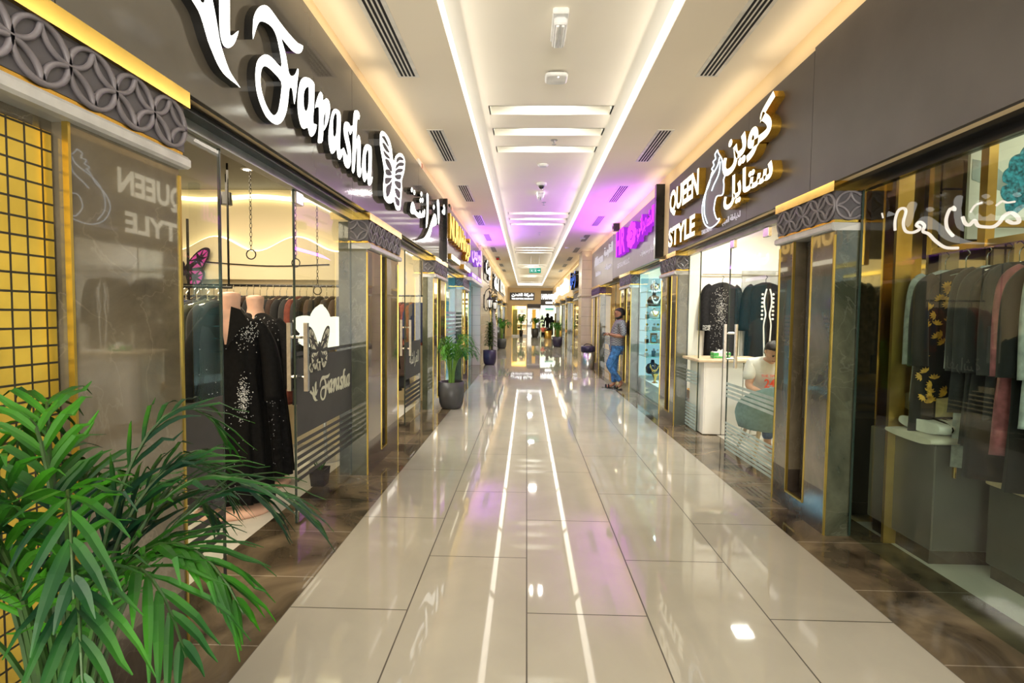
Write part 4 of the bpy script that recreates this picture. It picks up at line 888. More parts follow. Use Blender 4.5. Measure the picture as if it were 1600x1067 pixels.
rail((-3.75, 4.75, 1.72), (-2.72, 4.75, 1.72), .013, 'short dark rail of clothes left of the front mannequin', hang=((-3.7, 4.75, 1.72), (-2.75, 4.75, 1.72)))
for i, (c, w) in enumerate(((0, 'leftmost'), (7, ''), (0, 'middle'), (3, ''), (6, ''), (4, ''), (0, 'rightmost'))):
    n_ = CC[c][0]
    place_hang(n_, (-3.45+.1*i, 4.75, 1.70), PI/2-.55, '%s%s garment on the short rail left of the front mannequin' % (w+' ' if w else '', n_), 'clothes on the short rail', H=1.3, W=.44, D=.10)
# wavy light line and cove light on the back wall of the left shop
o = empty('wave_light', (-3.6, 5.83, 2.2), 'wavy glowing line across the cream back wall of the left shop', 'wall light')
wv = [(-5.2+.05*i, 5.80, 2.25+.08*math.cos((-5.2+.05*i+3.48)*6.9)) for i in range(70)]; MB().tube(wv, .016, 6).build('light_tube', 'led_warm', o, smooth=True)
mb = MB(); mb.loft([[(x, 5.775, z), (x, 5.765, z), (x, 5.765, 1.86), (x, 5.775, 1.86)] for x, y, z in wv]); mb.build('panel', 'shop_cream', o)
o = empty('cove_light', (-3.6, 5.8, 2.75), 'glowing strip where the dark ceiling meets the back wall of the left shop', 'light strip')
MB().tube([(-5.6+.1*i, 5.80, 2.76+.018*math.sin(i*.55)) for i in range(40)], .024, 6).build('light_tube', 'led_warm', o, smooth=True)
for i, x in enumerate((-3.62, -3.02, -2.30)):
    o = empty('track_spotlight', (x, 5.2, 2.86), 'black spotlight under the dark ceiling of the left shop, %s from the left' % ORD[i].replace('nearest', 'first'), 'spotlight')
    MB().tube([(x, 5.2, 2.86), (x, 5.2, 2.66)], .012, 6).build('stem', 'frame_dark', o); MB().lathe([(.05, .02), (.055, -.10), (.045, -.105)], (x, 5.2, 2.66), 14).build('lamp_head', 'frame_dark', o)
for i, (x, y) in enumerate(((-2.6, 3.2), (-2.9, 3.9), (-2.35, 4.3), (-3.4, 4.6), (-2.7, 5.0))):
    o = empty('downlight', (x, y, 2.855), 'small round ceiling downlight in the left shop, %s from the entrance' % ORD[i].replace('nearest', 'first'), 'downlight')
    MB().lathe([(.055, 0), (.055, -.008), (.04, -.01)], (x, y, 2.86), 16).build('trim_ring', 'plastic_white', o); MB().lathe([(.036, -.009), (.036, -.012)], (x, y, 2.86), 14).build('lens', 'spot_white', o)
# hanging chains with rings
def chain(x, y, z0, z1, r, label):
    o = empty('ring_chain', (x, y, z1), label, 'hanging ring'); mb = MB(); k = int((z1-z0)/.03)
    for i in range(k):
        z = z1-(i+.5)*(z1-z0)/k; a = (i % 2)*PI/2
        mb.tube([(x+.008*math.cos(t)*math.cos(a), y+.008*math.cos(t)*math.sin(a), z+.018*math.sin(t)) for t in [2*PI*j/8 for j in range(8)]], .0022, 4, closed=True)
    mb.build('chain', 'frame_dark', o); MB().tube([(x+r*math.cos(t), y, z0-r+r*math.sin(t)) for t in [2*PI*j/24 for j in range(24)]], .0045, 6, closed=True).build('ring', 'frame_dark', o, smooth=True)
chain(-1.96, 3.66, 1.93, 2.84, .033, 'metal ring on a chain above the black dressed mannequin')
chain(-1.90, 4.24, 1.93, 2.84, .033, 'metal ring on a chain seen through the edge of the glass door')
chain(-1.90, 4.68, 1.73, 2.84, .036, 'faint metal ring on a chain behind the glass door, beside the column')
tag(MB().tube(smooth_path([(-3.75, 5.757, 2.06), (-2.9, 5.757, 2.01), (-2.2, 5.757, 2.03)], 8), .006, 5).build('bead_string', 'frame_dark'), 'thin beaded string across the cream wall of the left shop', 'string')
tag(MB().tube([(-3.42, 5.2, 0), (-3.42, 5.2, 2.42)], .014, 6).build('upright_pole', 'frame_dark'), 'black upright pole at the end of the clothes rail', 'pole')
o = empty('wall_butterfly', (-3.78, 5.72, 2.0), 'pink and black butterfly ornament on the left shop wall', 'butterfly')
for nm, cc in (('fly_pink', (.55, .06, .38)), ('fly_black', (.02, .012, .018))): pm(nm, cc, .4, nscale=30, namt=.3)
fly(plane_f(5.70), -3.80, 1.98, .60, .44, 'fly_black', o, 'fly_pink')
# glowing flower and stone wall piece behind the glass door
struct(MB().box(-1.75, -1.66, 4.80, 4.86, 0, 2.33).build('trim_3', 'green_marble'))
o = empty('flower_lamp', (-2.2, 5.3, 1.3), 'large glowing white flower lamp behind the glass door', 'flower lamp')
def petal(c, ang, L, Wd, tilt, name='petal', par=o, mat='flower_glow'):
    mb = MB(); rings = []
    for i in range(9):
        t = i/8; w = Wd*math.sin(PI*min(1, t*.86+.14))**.7*.5+.004; r = []
        for j in range(9):
            s = (j/8-.5)*2; u = s*w; dd = .06*(s*s)-.05*t*t+tilt*t
            x = L*t*math.cos(ang)-u*math.sin(ang); z = L*t*math.sin(ang)+u*math.cos(ang)
            r.append((c[0]+x, c[1]-.02-dd, c[2]+z))
        for j in reversed(range(9)): q = r[j]; r.append((q[0], q[1]+.008, q[2]))
        rings.append(r)
    mb.loft(rings); mb.build(name, mat, par, smooth=True)
for a, L in ((1.57, .27), (2.75, .30), (.35, .30), (3.6, .25), (-.5, .25)): petal((-2.05, 5.2, 1.31), a, L, .20, .05)
MB().tube(smooth_path([(-2.05, 5.22, 1.28), (-2.07, 5.24, .8), (-2.05, 5.24, .02)], 6), .018, 8).build('stalk', 'moulding', o); MB().lathe([(.16, 0), (.16, .012), (.02, .02)], (-2.05, 5.24, 0), 24).build('base', 'moulding', o)
# small black pot with palm seedling
o = empty('small_pot', (-1.80, 4.45, 0), 'small black square pot with a slim stem behind the glass door', 'plant pot')
MB().loft([[(-1.80+s*a, 4.45+s2*a, z) for s, s2 in ((-1, -1), (1, -1), (1, 1), (-1, 1))] for a, z in ((.055, 0), (.068, .15), (.06, .15), (.055, .13))]).build('pot', 'frame_dark', o)
mb = MB()
for k in range(5): a = k*1.3; mb.tube([(-1.80, 4.45, .12), (-1.80+.05*math.cos(a), 4.45+.05*math.sin(a), .20)], .006, 4)
mb.build('stems', 'leaf', o)

# ------------------------------------------------------------------ tailoring shop on the right
o = empty('counter', (2.6, 6.95, 0), 'white service counter with pale wooden top in the tailoring shop', 'counter')
pm('panel_white', (.84, .83, .78), .35, nscale=5, namt=.02); pm('top_wood', (.70, .55, .36), .4, nscale=14, namt=.12)
for a, b, nm in ((2.25, 2.46, 'end_panel'), (2.47, 2.72, 'front_panel'), (2.73, 2.98, 'front_panel')): MB().bevbox(a, b, 6.67, 7.25, .01, .93, .004).build(nm, 'panel_white', o)
MB().box(2.255, 2.975, 6.69, 7.23, .0, .92).build('carcass', 'frame_dark', o); MB().bevbox(2.235, 2.252, 6.675, 7.24, .01, .925, .003).build('end_panel', 'panel_white', o); MB().bevbox(2.14, 3.06, 6.60, 7.32, .93, .965, .008).build('worktop', 'top_wood', o)
def coat(loc, label, light, seed, rz=0):
    o = empty('hanging_coat', loc, label, 'coat', None, rz); z1 = 2.02-loc[2]; 
    g = robe(o, .86-loc[2], z1, .50, .17, 1.06, 'charcoal_cloth' if light == 1 else 'black_cloth', .02, .72, .05, seed, 'cloth', 5, .068, n=40)
    mb = MB(); mb.tube(smooth_path([(0, 0, z1), (0, 0, z1+.05), (.02, 0, z1+.08), (0, 0, z1+.10)], 3), .005, 5); mb.tube([(-.18, 0, z1-.06), (0, 0, z1), (.18, 0, z1-.06)], .009, 5); h = mb.build('hanger', 'frame_dark'); h.parent = o
    R = random.Random(seed)
    if light == 1:
        pts = [(R.gauss(-.07, .04), -.105, R.gauss(z1-.38, .15)) for _ in range(260)]+[(R.uniform(-.22, .02), -.108, R.uniform(.9-loc[2], z1-.12)) for _ in range(120)]+[(-.28+R.uniform(-.06, .06), -.11, z1-.72+R.uniform(0, .08)) for _ in range(110)]
        gems(o, [p for p in pts if p[2] < z1-.08], .0055)
    else:
        mb = MB()
        for s in (-1, 1): 
            mb.tube([(s*(.022+.03*abs(math.sin(i*.42))), -.112, z1-.10-.05*i) for i in range(12)]+[(s*.03, -.115, .9-loc[2])], .012, 5)
            for i in range(7): mb.ball((s*(.075), -.105, z1-.18-.06*i), .018, 6, sc=(1, .4, 1))
        c = mb.build('lace_trim', 'white_cloth'); c.parent = o
    pts = [(-.05, z1-.02), (-.02, z1-.30), (0, z1-.42), (.02, z1-.30), (.05, z1-.02)]
    mb = MB(); mb.poly(pts, lambda u, v, n: (u, -.095-n, v), .008); c = mb.build('neck_opening', 'frame_dark'); c.parent = o
coat((2.92, 8.0, 1.2), 'black open coat sprinkled with rhinestones hanging over the counter', 1, 4, .12)
coat((3.52, 7.9, 1.2), 'black coat with white lace front hanging right of the rhinestone coat', 2, 6, -.1)
MB_ = MB().box(2.6, 4.3, 7.95, 7.97, 2.13, 2.145); tag(MB_.build('display_rail', 'chrome'), 'thin chrome display rail holding the two black coats', 'rail')
o = empty('doorway_panel', (3.5, 7.98, 1.0), 'pale panelled door leaf on the wall behind the lace trimmed coat', 'panel'); MB().bevbox(3.2, 3.95, 7.978, 7.996, .0, 2.2, .006).build('leaf', 'moulding', o)
o = empty('tissue_box', (2.49, 6.85, .965), 'green and white tissue box on the counter', 'tissue box')
pm('tissue_green', (.06, .42, .10), .5, nscale=40, namt=.3)
MB().bevbox(2.39, 2.60, 6.78, 6.90, .966, 1.05, .004).build('carton', 'plastic_white', o); MB().box(2.387, 2.603, 6.777, 6.903, .972, .995).box(2.387, 2.45, 6.777, 6.903, 1.0, 1.04).box(2.53, 2.603, 6.777, 6.903, 1.01, 1.045).build('printed_band', 'tissue_green', o)
MB().poly([(2.45, 1.05), (2.47, 1.085), (2.50, 1.07), (2.53, 1.09), (2.55, 1.05)], plane_f(6.85), .02, 0, 0).build('tissue', 'white_cloth', o)
o = empty('price_list', (2.78, 6.85, .965), 'open paper booklet lying on the counter right of the tissue box', 'booklet'); MB().box(2.66, 2.80, 6.72, 6.9, .966, .975).box(2.81, 2.95, 6.72, 6.9, .966, .974).build('pages', 'white_cloth', o)
# teal shell chair
o = empty('tub_chair', (2.56, 5.55, 0), 'teal upholstered tub chair with wooden legs behind the striped glass door', 'chair')
pm('chair_teal', (.16, .27, .26), .75, nscale=25, namt=.12); pm('leg_wood', (.52, .40, .24), .5, nscale=12)
def shell():
    mb = MB(); c = (2.57, 5.62); rings = []
    for ins, ztop in ((0, 0), (.035, -.01)):
        pass
    n = 36
    def top(a): return .54+.28*max(0, math.cos(a+PI/2))**.6 if math.cos(a+PI/2) > 0 else .54
    A = [(-PI*1.02)+2.04*PI*i/n for i in range(n)]
    pr = []
    for lev, rr in ((0, .15), (.02, .22), (.10, .285), (.5, .31), (1, .325), (1.0, .29), (.5, .27), (.15, .25), (.12, .1)):
        r = []
        for i in range(n):
            a = 2*PI*i/n; hi = .47+.33*(max(0, -math.sin(a)+.25)/1.25)**.7
            z = .30+(hi-.30)*lev if lev not in (.15, .12) else .44
            r.append((c[0]+rr*1.03*math.cos(a), c[1]+rr*.95*math.sin(a), z))
        rings.append(r)
    mb.loft(rings); return mb
shell().build('shell', 'chair_teal', o, smooth=True)
for sx in (-1, 1):
    for sy in (-1, 1): MB().tube([(2.57+sx*.16, 5.62+sy*.15, .31), (2.57+sx*.24, 5.62+sy*.23, 0)], [.022, .014], 8).build('leg', 'leg_wood', o)
o = empty('shelf_box', (2.42, 7.6, 0), 'pale open shelf with an orange box left of the counter', 'shelf unit'); MB().box(2.3, 2.55, 7.5, 7.8, 0, .32).build('carcass', 'top_wood', o); MB().box(2.32, 2.5, 7.5, 7.75, .33, .45).build('box', 'orange_box', o) if pm('orange_box', (.8, .38, .04), .5) else None

# ------------------------------------------------------------------ near right shop window
o = empty('clothes_rack', (2.9, 3.2, 0), 'tall gold metal clothes frame behind the near right window', 'clothes frame')
def gbar(p, q, w=.018, mat='gold_satin', nm='bar', par=None): 
    mb = MB(); p, q = Vector(p), Vector(q); lo = [min(a, b)-w for a, b in zip(p, q)]; hi = [max(a, b)+w for a, b in zip(p, q)]
    return mb.box(lo[0], hi[0], lo[1], hi[1], lo[2], hi[2]).build(nm, mat, par or o)
gbar((2.62, 3.12, 1.93), (2.62, 3.12, 2.96), .026, nm='post'); gbar((2.62, 3.52, 1.93), (2.62, 3.52, 2.56), .02, nm='post'); gbar((3.34, 3.42, .03), (3.34, 3.42, 2.1), .03, nm='post')
gbar((2.62, 3.52, 1.93), (2.62, 1.2, 1.93), nm='rail'); gbar((2.62, 3.12, 2.04), (3.3, 3.12, 2.04), nm='rail'); gbar((3.3, 3.42, 1.93), (3.3, 1.6, 1.93), nm='rail'); gbar((2.62, 3.52, 2.55), (2.62, 1.2, 2.55), .03, nm='rail'); gbar((2.58, 1.2, .03), (2.58, 1.2, 2.6), .024, nm='post')
for i, (x, y, w, m) in enumerate(((2.42, 3.50, .05, 'gold_satin'), (2.66, 3.74, .05, 'gold_satin'), (2.95, 3.80, .06, 'gold_mosaic_f'), (3.35, 3.84, .07, 'gold_mosaic_f'))):
    if m == 'gold_mosaic_f' and m not in M: tiles('gold_mosaic_f', (.78, .55, .28), (.12, .08, .04), .16, .40, 0, 2, rough=.15, axes='xz', vein=.3, mortar=.008)
    tag(MB().box(x-w, x+w, y-.012, y+.012, 0, 2.6).build('display_upright', m), ['slim gold upright nearest the glass in the near right shop', 'second slim gold upright in the near right shop', 'mirrored gold tile strip left of the poster', 'wider mirrored gold tile strip behind the clothes'][i], 'upright')
tag(MB().box(2.3, 4.8, 3.86, 3.90, 0, 2.9).build('mirror_wall', 'mirror_gold'), 'gold tinted mirror wall at the back of the near right shop', 'mirror') if pm('mirror_gold', (.75, .62, .38), .06, metal=1) else None
# flower poster
o = empty('flower_poster', (2.9, 3.55, 2.3), 'large framed print of a glittering teal blossom with gold ring', 'poster')
pm('print_ground', (.74, .76, .64), .5, nscale=2.5, namt=.10); pm('print_teal', (.03, .23, .30), .4, nscale=45, namt=.7); pm('print_gold', (.65, .36, .05), .3, nscale=45, namt=.6, metal=.4); pm('print_grey', (.35, .42, .38), .5, nscale=4, namt=.2)
py = 3.30; PP = plane_f(py)
MB().box(2.66, 3.75, py, py+.02, 1.98, 2.78).build('canvas', 'print_ground', o)
MB().poly([(2.67, 2.46), (2.78, 2.44), (2.95, 2.30), (3.0, 2.24), (2.85, 2.27), (2.67, 2.34)], PP, .003, 0, 0).build('leaf_shape', 'print_grey', o)
def petals(cu, cv, R_, a0, a1, n, mat, lay):
    pts = [(cu, cv)]
    for i in range(n*8+1):
        a = a0+(a1-a0)*i/(n*8); r = R_*(1+.07*abs(math.sin(i*PI/8))-.10*(i % 24 == 0)); pts.append((cu+r*math.cos(a), cv+r*math.sin(a)))
    MB().poly(pts, PP, lay, 0, 0).build('petal', mat, o)
petals(3.12, 2.30, .26, 1.9, 3.9, 5, 'print_teal', .005); petals(3.14, 2.32, .30, .4, 1.85, 4, 'print_teal', .007); petals(3.30, 2.16, .17, 2.0, 4.8, 4, 'print_gold', .009)
MB().tube([(3.12+.12*math.cos(t), py-.012, 2.22+.12*math.sin(t)) for t in [2*PI*j/30 for j in range(30)]], .006, 5, closed=True).build('gold_ring', 'gold', o)
gl = []
YS = {0: 3.40, 1: 3.26, 2: 3.10, 3: 2.98}
seq = [('light grey', 0, 'pale'), ('black', 1, 'floral'), ('light grey', 2, 'pale'), ('dark grey', 3, ''), ('dark grey', 4, ''), ('black', 5, ''), ('dark grey', 6, ''), ('dusty pink', 7, ''), ('black', 8, ''), ('light grey', 9, ''), ('black', 10, ''), ('navy blue', 11, '')]+[(['dark grey', 'black', 'dark brown', 'black', 'navy blue'][k % 5], k, '') for k in range(12, 25)]
words_ = {0: 'long pale blue grey sleeved garment at the left end of the near window rail', 1: 'black coat with orange leaf embroidery among the near window clothes', 2: 'second pale garment, right beside the embroidered coat', 3: 'first dark grey garment right of the pale ones in the near window', 4: 'second dark grey garment right of the pale ones in the near window', 5: 'black garment between dark grey ones in the near window', 6: 'dark grey garment left of the pink one in the near window', 7: 'dusty pink garment at the right part of the near window rail', 8: 'black garment right of the pink one in the near window', 9: 'pale garment near the right picture edge in the near window', 10: 'black garment touching the right picture edge in the near window', 11: 'navy garment at the right end of the near window rail'}
pm('embroidery', (.80, .42, .05), .5, nscale=30, namt=.4)
for kind, i, sp in seq:
    o = place_hang(kind, (2.62+.012*(i % 2), YS.get(i, 3.19-.072*i), 1.90), -.22-.08*(i % 3), words_[i] if i in words_ else '%s garment deeper along the near window rail' % kind, 'clothes on the near window rail' if i in words_ else '%s clothes deeper on the near window rail' % kind, H=.94+.17*((i*7) % 3), W=.30 if i == 0 else .22 if sp == 'pale' else .42, D=.055, seed=i % 4)
    if sp == 'floral':
        RR = random.Random(2); mb = MB()
        for k in range(90):
            u = RR.uniform(-.22, .20); v = RR.uniform(-.95, -.2); a = RR.uniform(0, PI)
            for q in range(5):
                an = a+q*.5; L = .035
                mb.poly([(u, v), (u+L*.6*math.cos(an)-.006*math.sin(an), v+L*.6*math.sin(an)+.006*math.cos(an)), (u+L*math.cos(an), v+L*math.sin(an)), (u+L*.6*math.cos(an)+.006*math.sin(an), v+L*.6*math.sin(an)-.006*math.cos(an))], lambda a_, b_, n_: (a_, -.036-n_, b_), .004, 0, 0)
        c = mb.build('embroidery', 'embroidery'); c.parent = o; c['kind'] = 'stuff'
R = random.Random(5)
for i in range(16):
    k = R.choice(['black', 'black', 'dark grey', 'dark brown', 'navy blue', 'olive green'])
    place_hang(k, (3.32, 3.40-.11*i, 1.90), -.15+R.uniform(-.2, .2), '%s garment on the rear rail of the near right shop' % k, '%s garments on the rear rail' % k, H=1.25, W=.44, D=.09, seed=1)
# grey display plinth with folded fabrics
o = empty('display_plinth', (2.75, 3.4, 0), 'grey display cabinet with brass handle behind the near right window', 'cabinet')
pm('cab_grey', (.085, .082, .070), .35, nscale=4); 
MB().bevbox(2.42, 3.05, 3.15, 3.74, .10, .74, .006).build('carcass', 'cab_grey', o); MB().box(2.45, 3.02, 3.20, 3.72, 0, .10).build('plinth_base', 'plinth_marble', o); MB().bevbox(2.52, 2.535, 3.13, 3.15, .55, .65, .003).build('handle', 'gold', o)
o = empty('long_bench', (3.0, 2.2, 0), 'long grey low display bench along the near right window', 'bench'); MB().bevbox(2.66, 3.28, .4, 3.06, .08, .54, .008).build('carcass', 'cab_grey', o); MB().box(2.68, 3.26, .44, 3.04, 0, .08).build('plinth_base', 'plinth_marble', o); MB().bevbox(2.655, 3.29, .38, 3.08, .54, .575, .006).build('top', 'top_wood', o)
def folded(x0, x1, y0, y1, z, h, mat, label, seed, trim=None):
    o = empty('folded_fabric', ((x0+x1)/2, (y0+y1)/2, z), label, 'fabric'); R = random.Random(seed); mb = MB(); rings = []
    for i in range(13):
        t = i/12; xx = x0+(x1-x0)*t; hh = h*(.75+.25*math.sin(t*PI*.9+.3))+R.uniform(-.004, .004); dy = R.uniform(-.01, .01); r = []
        for j in range(16):
            a = 2*PI*j/16; r.append((xx, (y0+y1)/2+dy+(y1-y0)/2*math.copysign(abs(math.cos(a))**.6, math.cos(a)), z+hh/2+hh/2*math.copysign(abs(math.sin(a))**.8, math.sin(a))+.004*math.sin(7*t+j)))
        rings.append(r)
    mb.loft(rings).build('cloth', mat, o, smooth=True)
    if trim:
        mb = MB()
        for t in (.12, .2, .34): 
            xx = x0+(x1-x0)*t; mb.tube([(xx, (y0+y1)/2+((y1-y0)/2+.003)*math.cos(a), z+h*.45+h*.5*math.sin(a)) for a in [PI+PI*j/10 for j in range(-10, 11)]], .006, 5)
        mb.build('border', trim, o)
pm('ivory', (.70, .66, .55), .8, nscale=8); pm('khaki', (.42, .34, .16), .7, nscale=6, namt=.25)
folded(2.36, 3.02, 3.10, 3.50, .745, .055, 'ivory', 'ivory folded cloth at the bottom of the stack on the grey cabinet', 1)
folded(2.42, 3.0, 3.12, 3.46, .80, .085, 'white_cloth', 'white rolled cloth with dark striped border in the middle of the stack', 2, 'charcoal_cloth')
folded(2.50, 2.98, 3.2, 3.56, .885, .16, 'khaki', 'golden khaki folded fabric on top of the stack', 3)

# ------------------------------------------------------------------ jewellery showcase
o = empty('showcase', (2.6, 9.4, 0), 'brightly lit jewellery showcase with glass shelves', 'showcase')
MB().box(2.95, 3.0, 8.3, 10.86, 0, 2.3).box(2.27, 2.95, 8.3, 10.8, 0, .28).box(2.27, 2.95, 10.80, 10.86, 0, 2.3).build('carcass', 'shop_white', o); MB().box(2.30, 2.94, 10.79, 10.80, .30, 2.28).build('lit_back', 'cool_panel', o)
for z in (.72, .98, 1.22, 1.45, 1.68, 1.98): MB().box(2.28, 2.93, 10.0, 10.78, z, z+.012).build('shelf', 'shelf_edge', o)
def bust(x, y, z, s, dark, label, gold):
    o = empty('necklace_bust', (x, y, z), label, 'necklace bust')
    MB().loft([[(x+a*s*math.cos(2*PI*j/14)*.9, y+a*s*math.sin(2*PI*j/14)*.9, z+h*s) for j in range(14)] for a, h in ((.35, 0), (.5, .1), (.55, .45), (.42, .68), (.16, .80), (.13, 1.0), (.12, 1.02))]).build('bust', 'black_side' if dark else 'white_cloth', o, smooth=True)
    mb = MB()
    for q in (0, .12): mb.tube([(x+s*(.30-q*.5)*math.cos(t), y-s*.56, z+s*(.72-q)-s*.42*math.sin(t)) for t in [PI*j/10 for j in range(11)]], s*(.045 if q == 0 else .03), 5)
    mb.ball((x, y-s*.56, z+s*.25), s*.10, 6); mb.build('necklace', 'gold' if gold else 'crystal', o)
for i, (y, z, s, dk, gd, w) in enumerate(((10.15, .40, .27, 1, 1, 'black bust with gold pendant on the lowest level of the showcase'), (10.1, 1.47, .20, 0, 1, 'white bust with necklace on the middle shelf of the showcase'), (10.15, 1.70, .26, 1, 0, 'black bust with a wide silver collar on the upper shelf'), (10.1, 2.0, .18, 1, 1, 'small black bust on the top shelf of the showcase'))): bust(2.42, y, z, s, dk, w, gd)
R = random.Random(3); W_ = {0: 'lowest', 1: 'second', 2: 'third', 3: 'fourth', 4: 'fifth'}
for k, z in enumerate((.73, .99, 1.23, 1.46, 1.69)):
    for i, (x, y) in enumerate(((2.33, 10.3), (2.53, 10.25), (2.60, 10.1), (2.52, 10.5))):
        o = empty('jewel_box', (x, y, z), 'small jewellery piece on a stand, %s glass shelf of the showcase' % W_[k], 'jewellery', 'jewellery on the %s shelf' % W_[k])
        MB().bevbox(x-.035, x+.035, y-.035, y+.035, z, z+.05+.05*R.random(), .004).build('stand', R.choice(['black_side', 'chair_teal', 'white_cloth']), o); MB().ball((x, y-.01, z+.12), .024, 6).build('jewel', R.choice(['gold', 'crystal']), o)
o = empty('picture_stand', (2.40, 10.05, .992), 'gold framed blue picture stand in the middle of the showcase', 'frame'); MB().bevbox(2.34, 2.47, 10.04, 10.06, .993, 1.19, .004).build('frame', 'gold', o); MB().box(2.36, 2.45, 10.035, 10.04, 1.02, 1.16).build('picture', 'print_teal', o)
o = empty('trophy_stand', (2.36, 9.9, .28), 'little gold and white trophy stand on the floor of the showcase', 'stand'); MB().lathe([(.06, .281), (.02, .31), (.03, .38), (.07, .45), (.02, .46)], (2.36, 9.7, 0), 12).build('cup', 'gold', o)

def post(o, h=1.5):
    q = MB().lathe([(.16, 0), (.16, .015), (.015, .03), (.015, h+.05)], (0, 0, 0), 14).build('stand', 'chrome'); q.parent = o
# ------------------------------------------------------------------ contents of the further shops
# second bay of the left shop
rail((-2.9, 8.6, 1.80), (-1.72, 8.6, 1.80), .014, 'rail of clothes in the second bay of the left shop', hang=((-2.85, 8.6, 1.8), (-1.75, 8.6, 1.8)))
for i, (c, h) in enumerate(((3, .75), (5, .8), (1, 1.3), (0, 1.5), (0, 1.55), (6, 1.4), (5, 1.2))):
    place_hang(CC[c][0], (-1.78-.13*i, 8.55-.02*i, 1.79), .25, ['navy blue short garment at the glass edge of the second bay rail', 'rust red garment next to the navy one in the second bay', 'long brown garment in the second bay of the left shop', 'long black robe in the second bay, right after the brown one', 'long black robe in the second bay, left of another black robe', 'dark grey robe deeper in the second bay', 'rust red robe deepest on the second bay rail'][i], 'clothes in the second bay', H=h, W=.44, D=.12)
o = empty('hanging_dress', (-1.95, 6.9, 0), 'long black dress on a stand behind the open second glass door', 'dress', rz=.8); robe(o, .06, 1.30, .34, .20, 1.3, 'black_cloth', .03, .55, .05, 8, 'cloth', 9, .05); 
c = MB().lathe([(.15, 0), (.15, .015), (.015, .03), (.015, 1.32)], (0, 0, 0), 14).build('stand', 'frame_dark'); c.parent = o
# teal shop
for i, (x, y, c, h) in enumerate(((-1.95, 10.2, 'white_cloth', 1.5), (-2.0, 11.0, 'chair_teal', 1.4), (-1.95, 13.6, 'ivory', 1.5), (-1.95, 14.5, 'white_cloth', 1.5))):
    o = empty('dress_form', (x, y, 0), ['white dress on a stand in the teal lit shop window', 'teal dress on a stand in the teal lit shop window', 'ivory dress behind the narrow glass front', 'white dress behind the narrow glass front, nearer the tiled pilaster'][i], 'dress', rz=.7)
    robe(o, .1, h, .36, .22, 1.5, c, .04, .5, .05, i, 'cloth', 9, .05); q = MB().lathe([(.16, 0), (.16, .015), (.015, .03), (.015, h+.05)], (0, 0, 0), 14).build('stand', 'chrome'); q.parent = o
tag(MB().ball((-1.85, 10.3, 1.78), .16, 12, sc=(1, 1, .8)).ball((-1.85, 10.3, 1.93), .05, 8).tube([(-1.85, 10.3, 1.9), (-1.85, 10.3, 2.86)], .006, 5).build('blue_ornament', 'blue_cloth'), 'bright blue draped ornament in the teal lit shop window', 'ornament') if pm('blue_cloth', (.02, .10, .55), .6) else None
# far left shop shelves and far shop interiors
def shelf_unit(x0, x1, y0, y1, zs, label, mat='shop_cream'):
    o = empty('shelf_unit', ((x0+x1)/2, (y0+y1)/2, 0), label, 'shelf unit')
    mb = MB(); mb.box(x0, x1, y1-.03, y1, 0, 2.3); mb.box(x0, x0+.04, y0, y1, 0, 2.3); mb.box(x1-.04, x1, y0, y1, 0, 2.3); mb.build('carcass', mat, o)
    for z in zs: MB().box(x0, x1, y0, y1, z, z+.03).build('shelf', mat, o); MB().box(x0+.05, x1-.05, y1-.06, y1-.03, z-.02, z).build('shelf_light', 'led_warm', o)
shelf_unit(-.95, -.05, 40.7, 41.1, (.5, .9, 1.3, 1.7, 2.1), 'warm lit shelves in the end wall shop window')
R = random.Random(9); k = 0
for z in (.53, .93, 1.33, 1.73):
    for x in (-.85, -.62, -.38, -.18):
        cname = R.choice(['white', 'brown', 'grey', 'cream']); k += 1
        o = tag(MB().bevbox(x-.08, x+.08, 40.75, 41.0, z, z+R.uniform(.10, .24), .01).build('folded_stack', {'white': 'white_cloth', 'brown': 'cloth_dark brown', 'grey': 'cloth_dark grey', 'cream': 'cloth_cream'}[cname]), '%s folded cloth stack on the warm lit end wall shelves' % cname, 'fabric stack', '%s stacks on the end wall shelves' % cname)
o = empty('curtain_display', (-1.0, 40.0, 0), 'olive green hanging curtain in the end wall shop window', 'curtain'); mb = MB(); r0 = []
for zz in (0, 2.0): r0.append([(-1.08+.35*i/40, 40.0+.03*math.sin(i*1.2), zz) for i in range(41)]+[(-1.08+.35*i/40, 40.02+.03*math.sin(i*1.2), zz) for i in reversed(range(41))])
mb.loft(r0).build('cloth', 'curtain_green', o) if pm('curtain_green', (.30, .32, .16), .8) else None
MB().tube([(-1.1, 40.01, 2.02), (-.7, 40.01, 2.02)], .02, 6).build('rod', 'gold', o)
MB_ = MB(); MB_.box(-1.12, -.02, YF+.05, YF+.06, .02, 2.25); tag(MB_.build('shop_window', 'glass'), 'glass front of the warm lit shop in the end wall', 'shop window')
tag(MB().box(-1.12, -.02, YF-.02, YF+.1, 0, .12).build('window_sill_plinth', 'moulding'), 'low pale plinth under the end wall shop window', 'plinth')
tag(MB().box(.40, .75, 41.7, 41.8, 1.0, 2.0).build('wall_poster', 'chair_teal'), 'dark teal poster on the back wall of the far white shop', 'poster')
o = empty('display_cone', (1.18, 40.6, 0), 'white robe display with black diamond pattern in the far doorway', 'dress'); robe(o, .05, 1.75, .42, .26, 1.1, 'white_robe', .02, .6, .03, 2, 'cloth', 7, .05) if pm('white_robe', (.62, .74, .60), .7) else None
mb = MB()
mb.poly([(-.13, 1.25), (0, 1.62), (.13, 1.25), (.06, 1.20), (0, 1.30), (-.06, 1.20)], lambda u, v, n: (u, -.16-n, v), .01); mb.poly([(-.16, 1.05), (0, 1.14), (.16, 1.05), (.16, .98), (0, 1.05), (-.16, .98)], lambda u, v, n: (u, -.16-n, v), .01); c = mb.build('pattern', 'black_cloth'); c.parent = o; post(o)
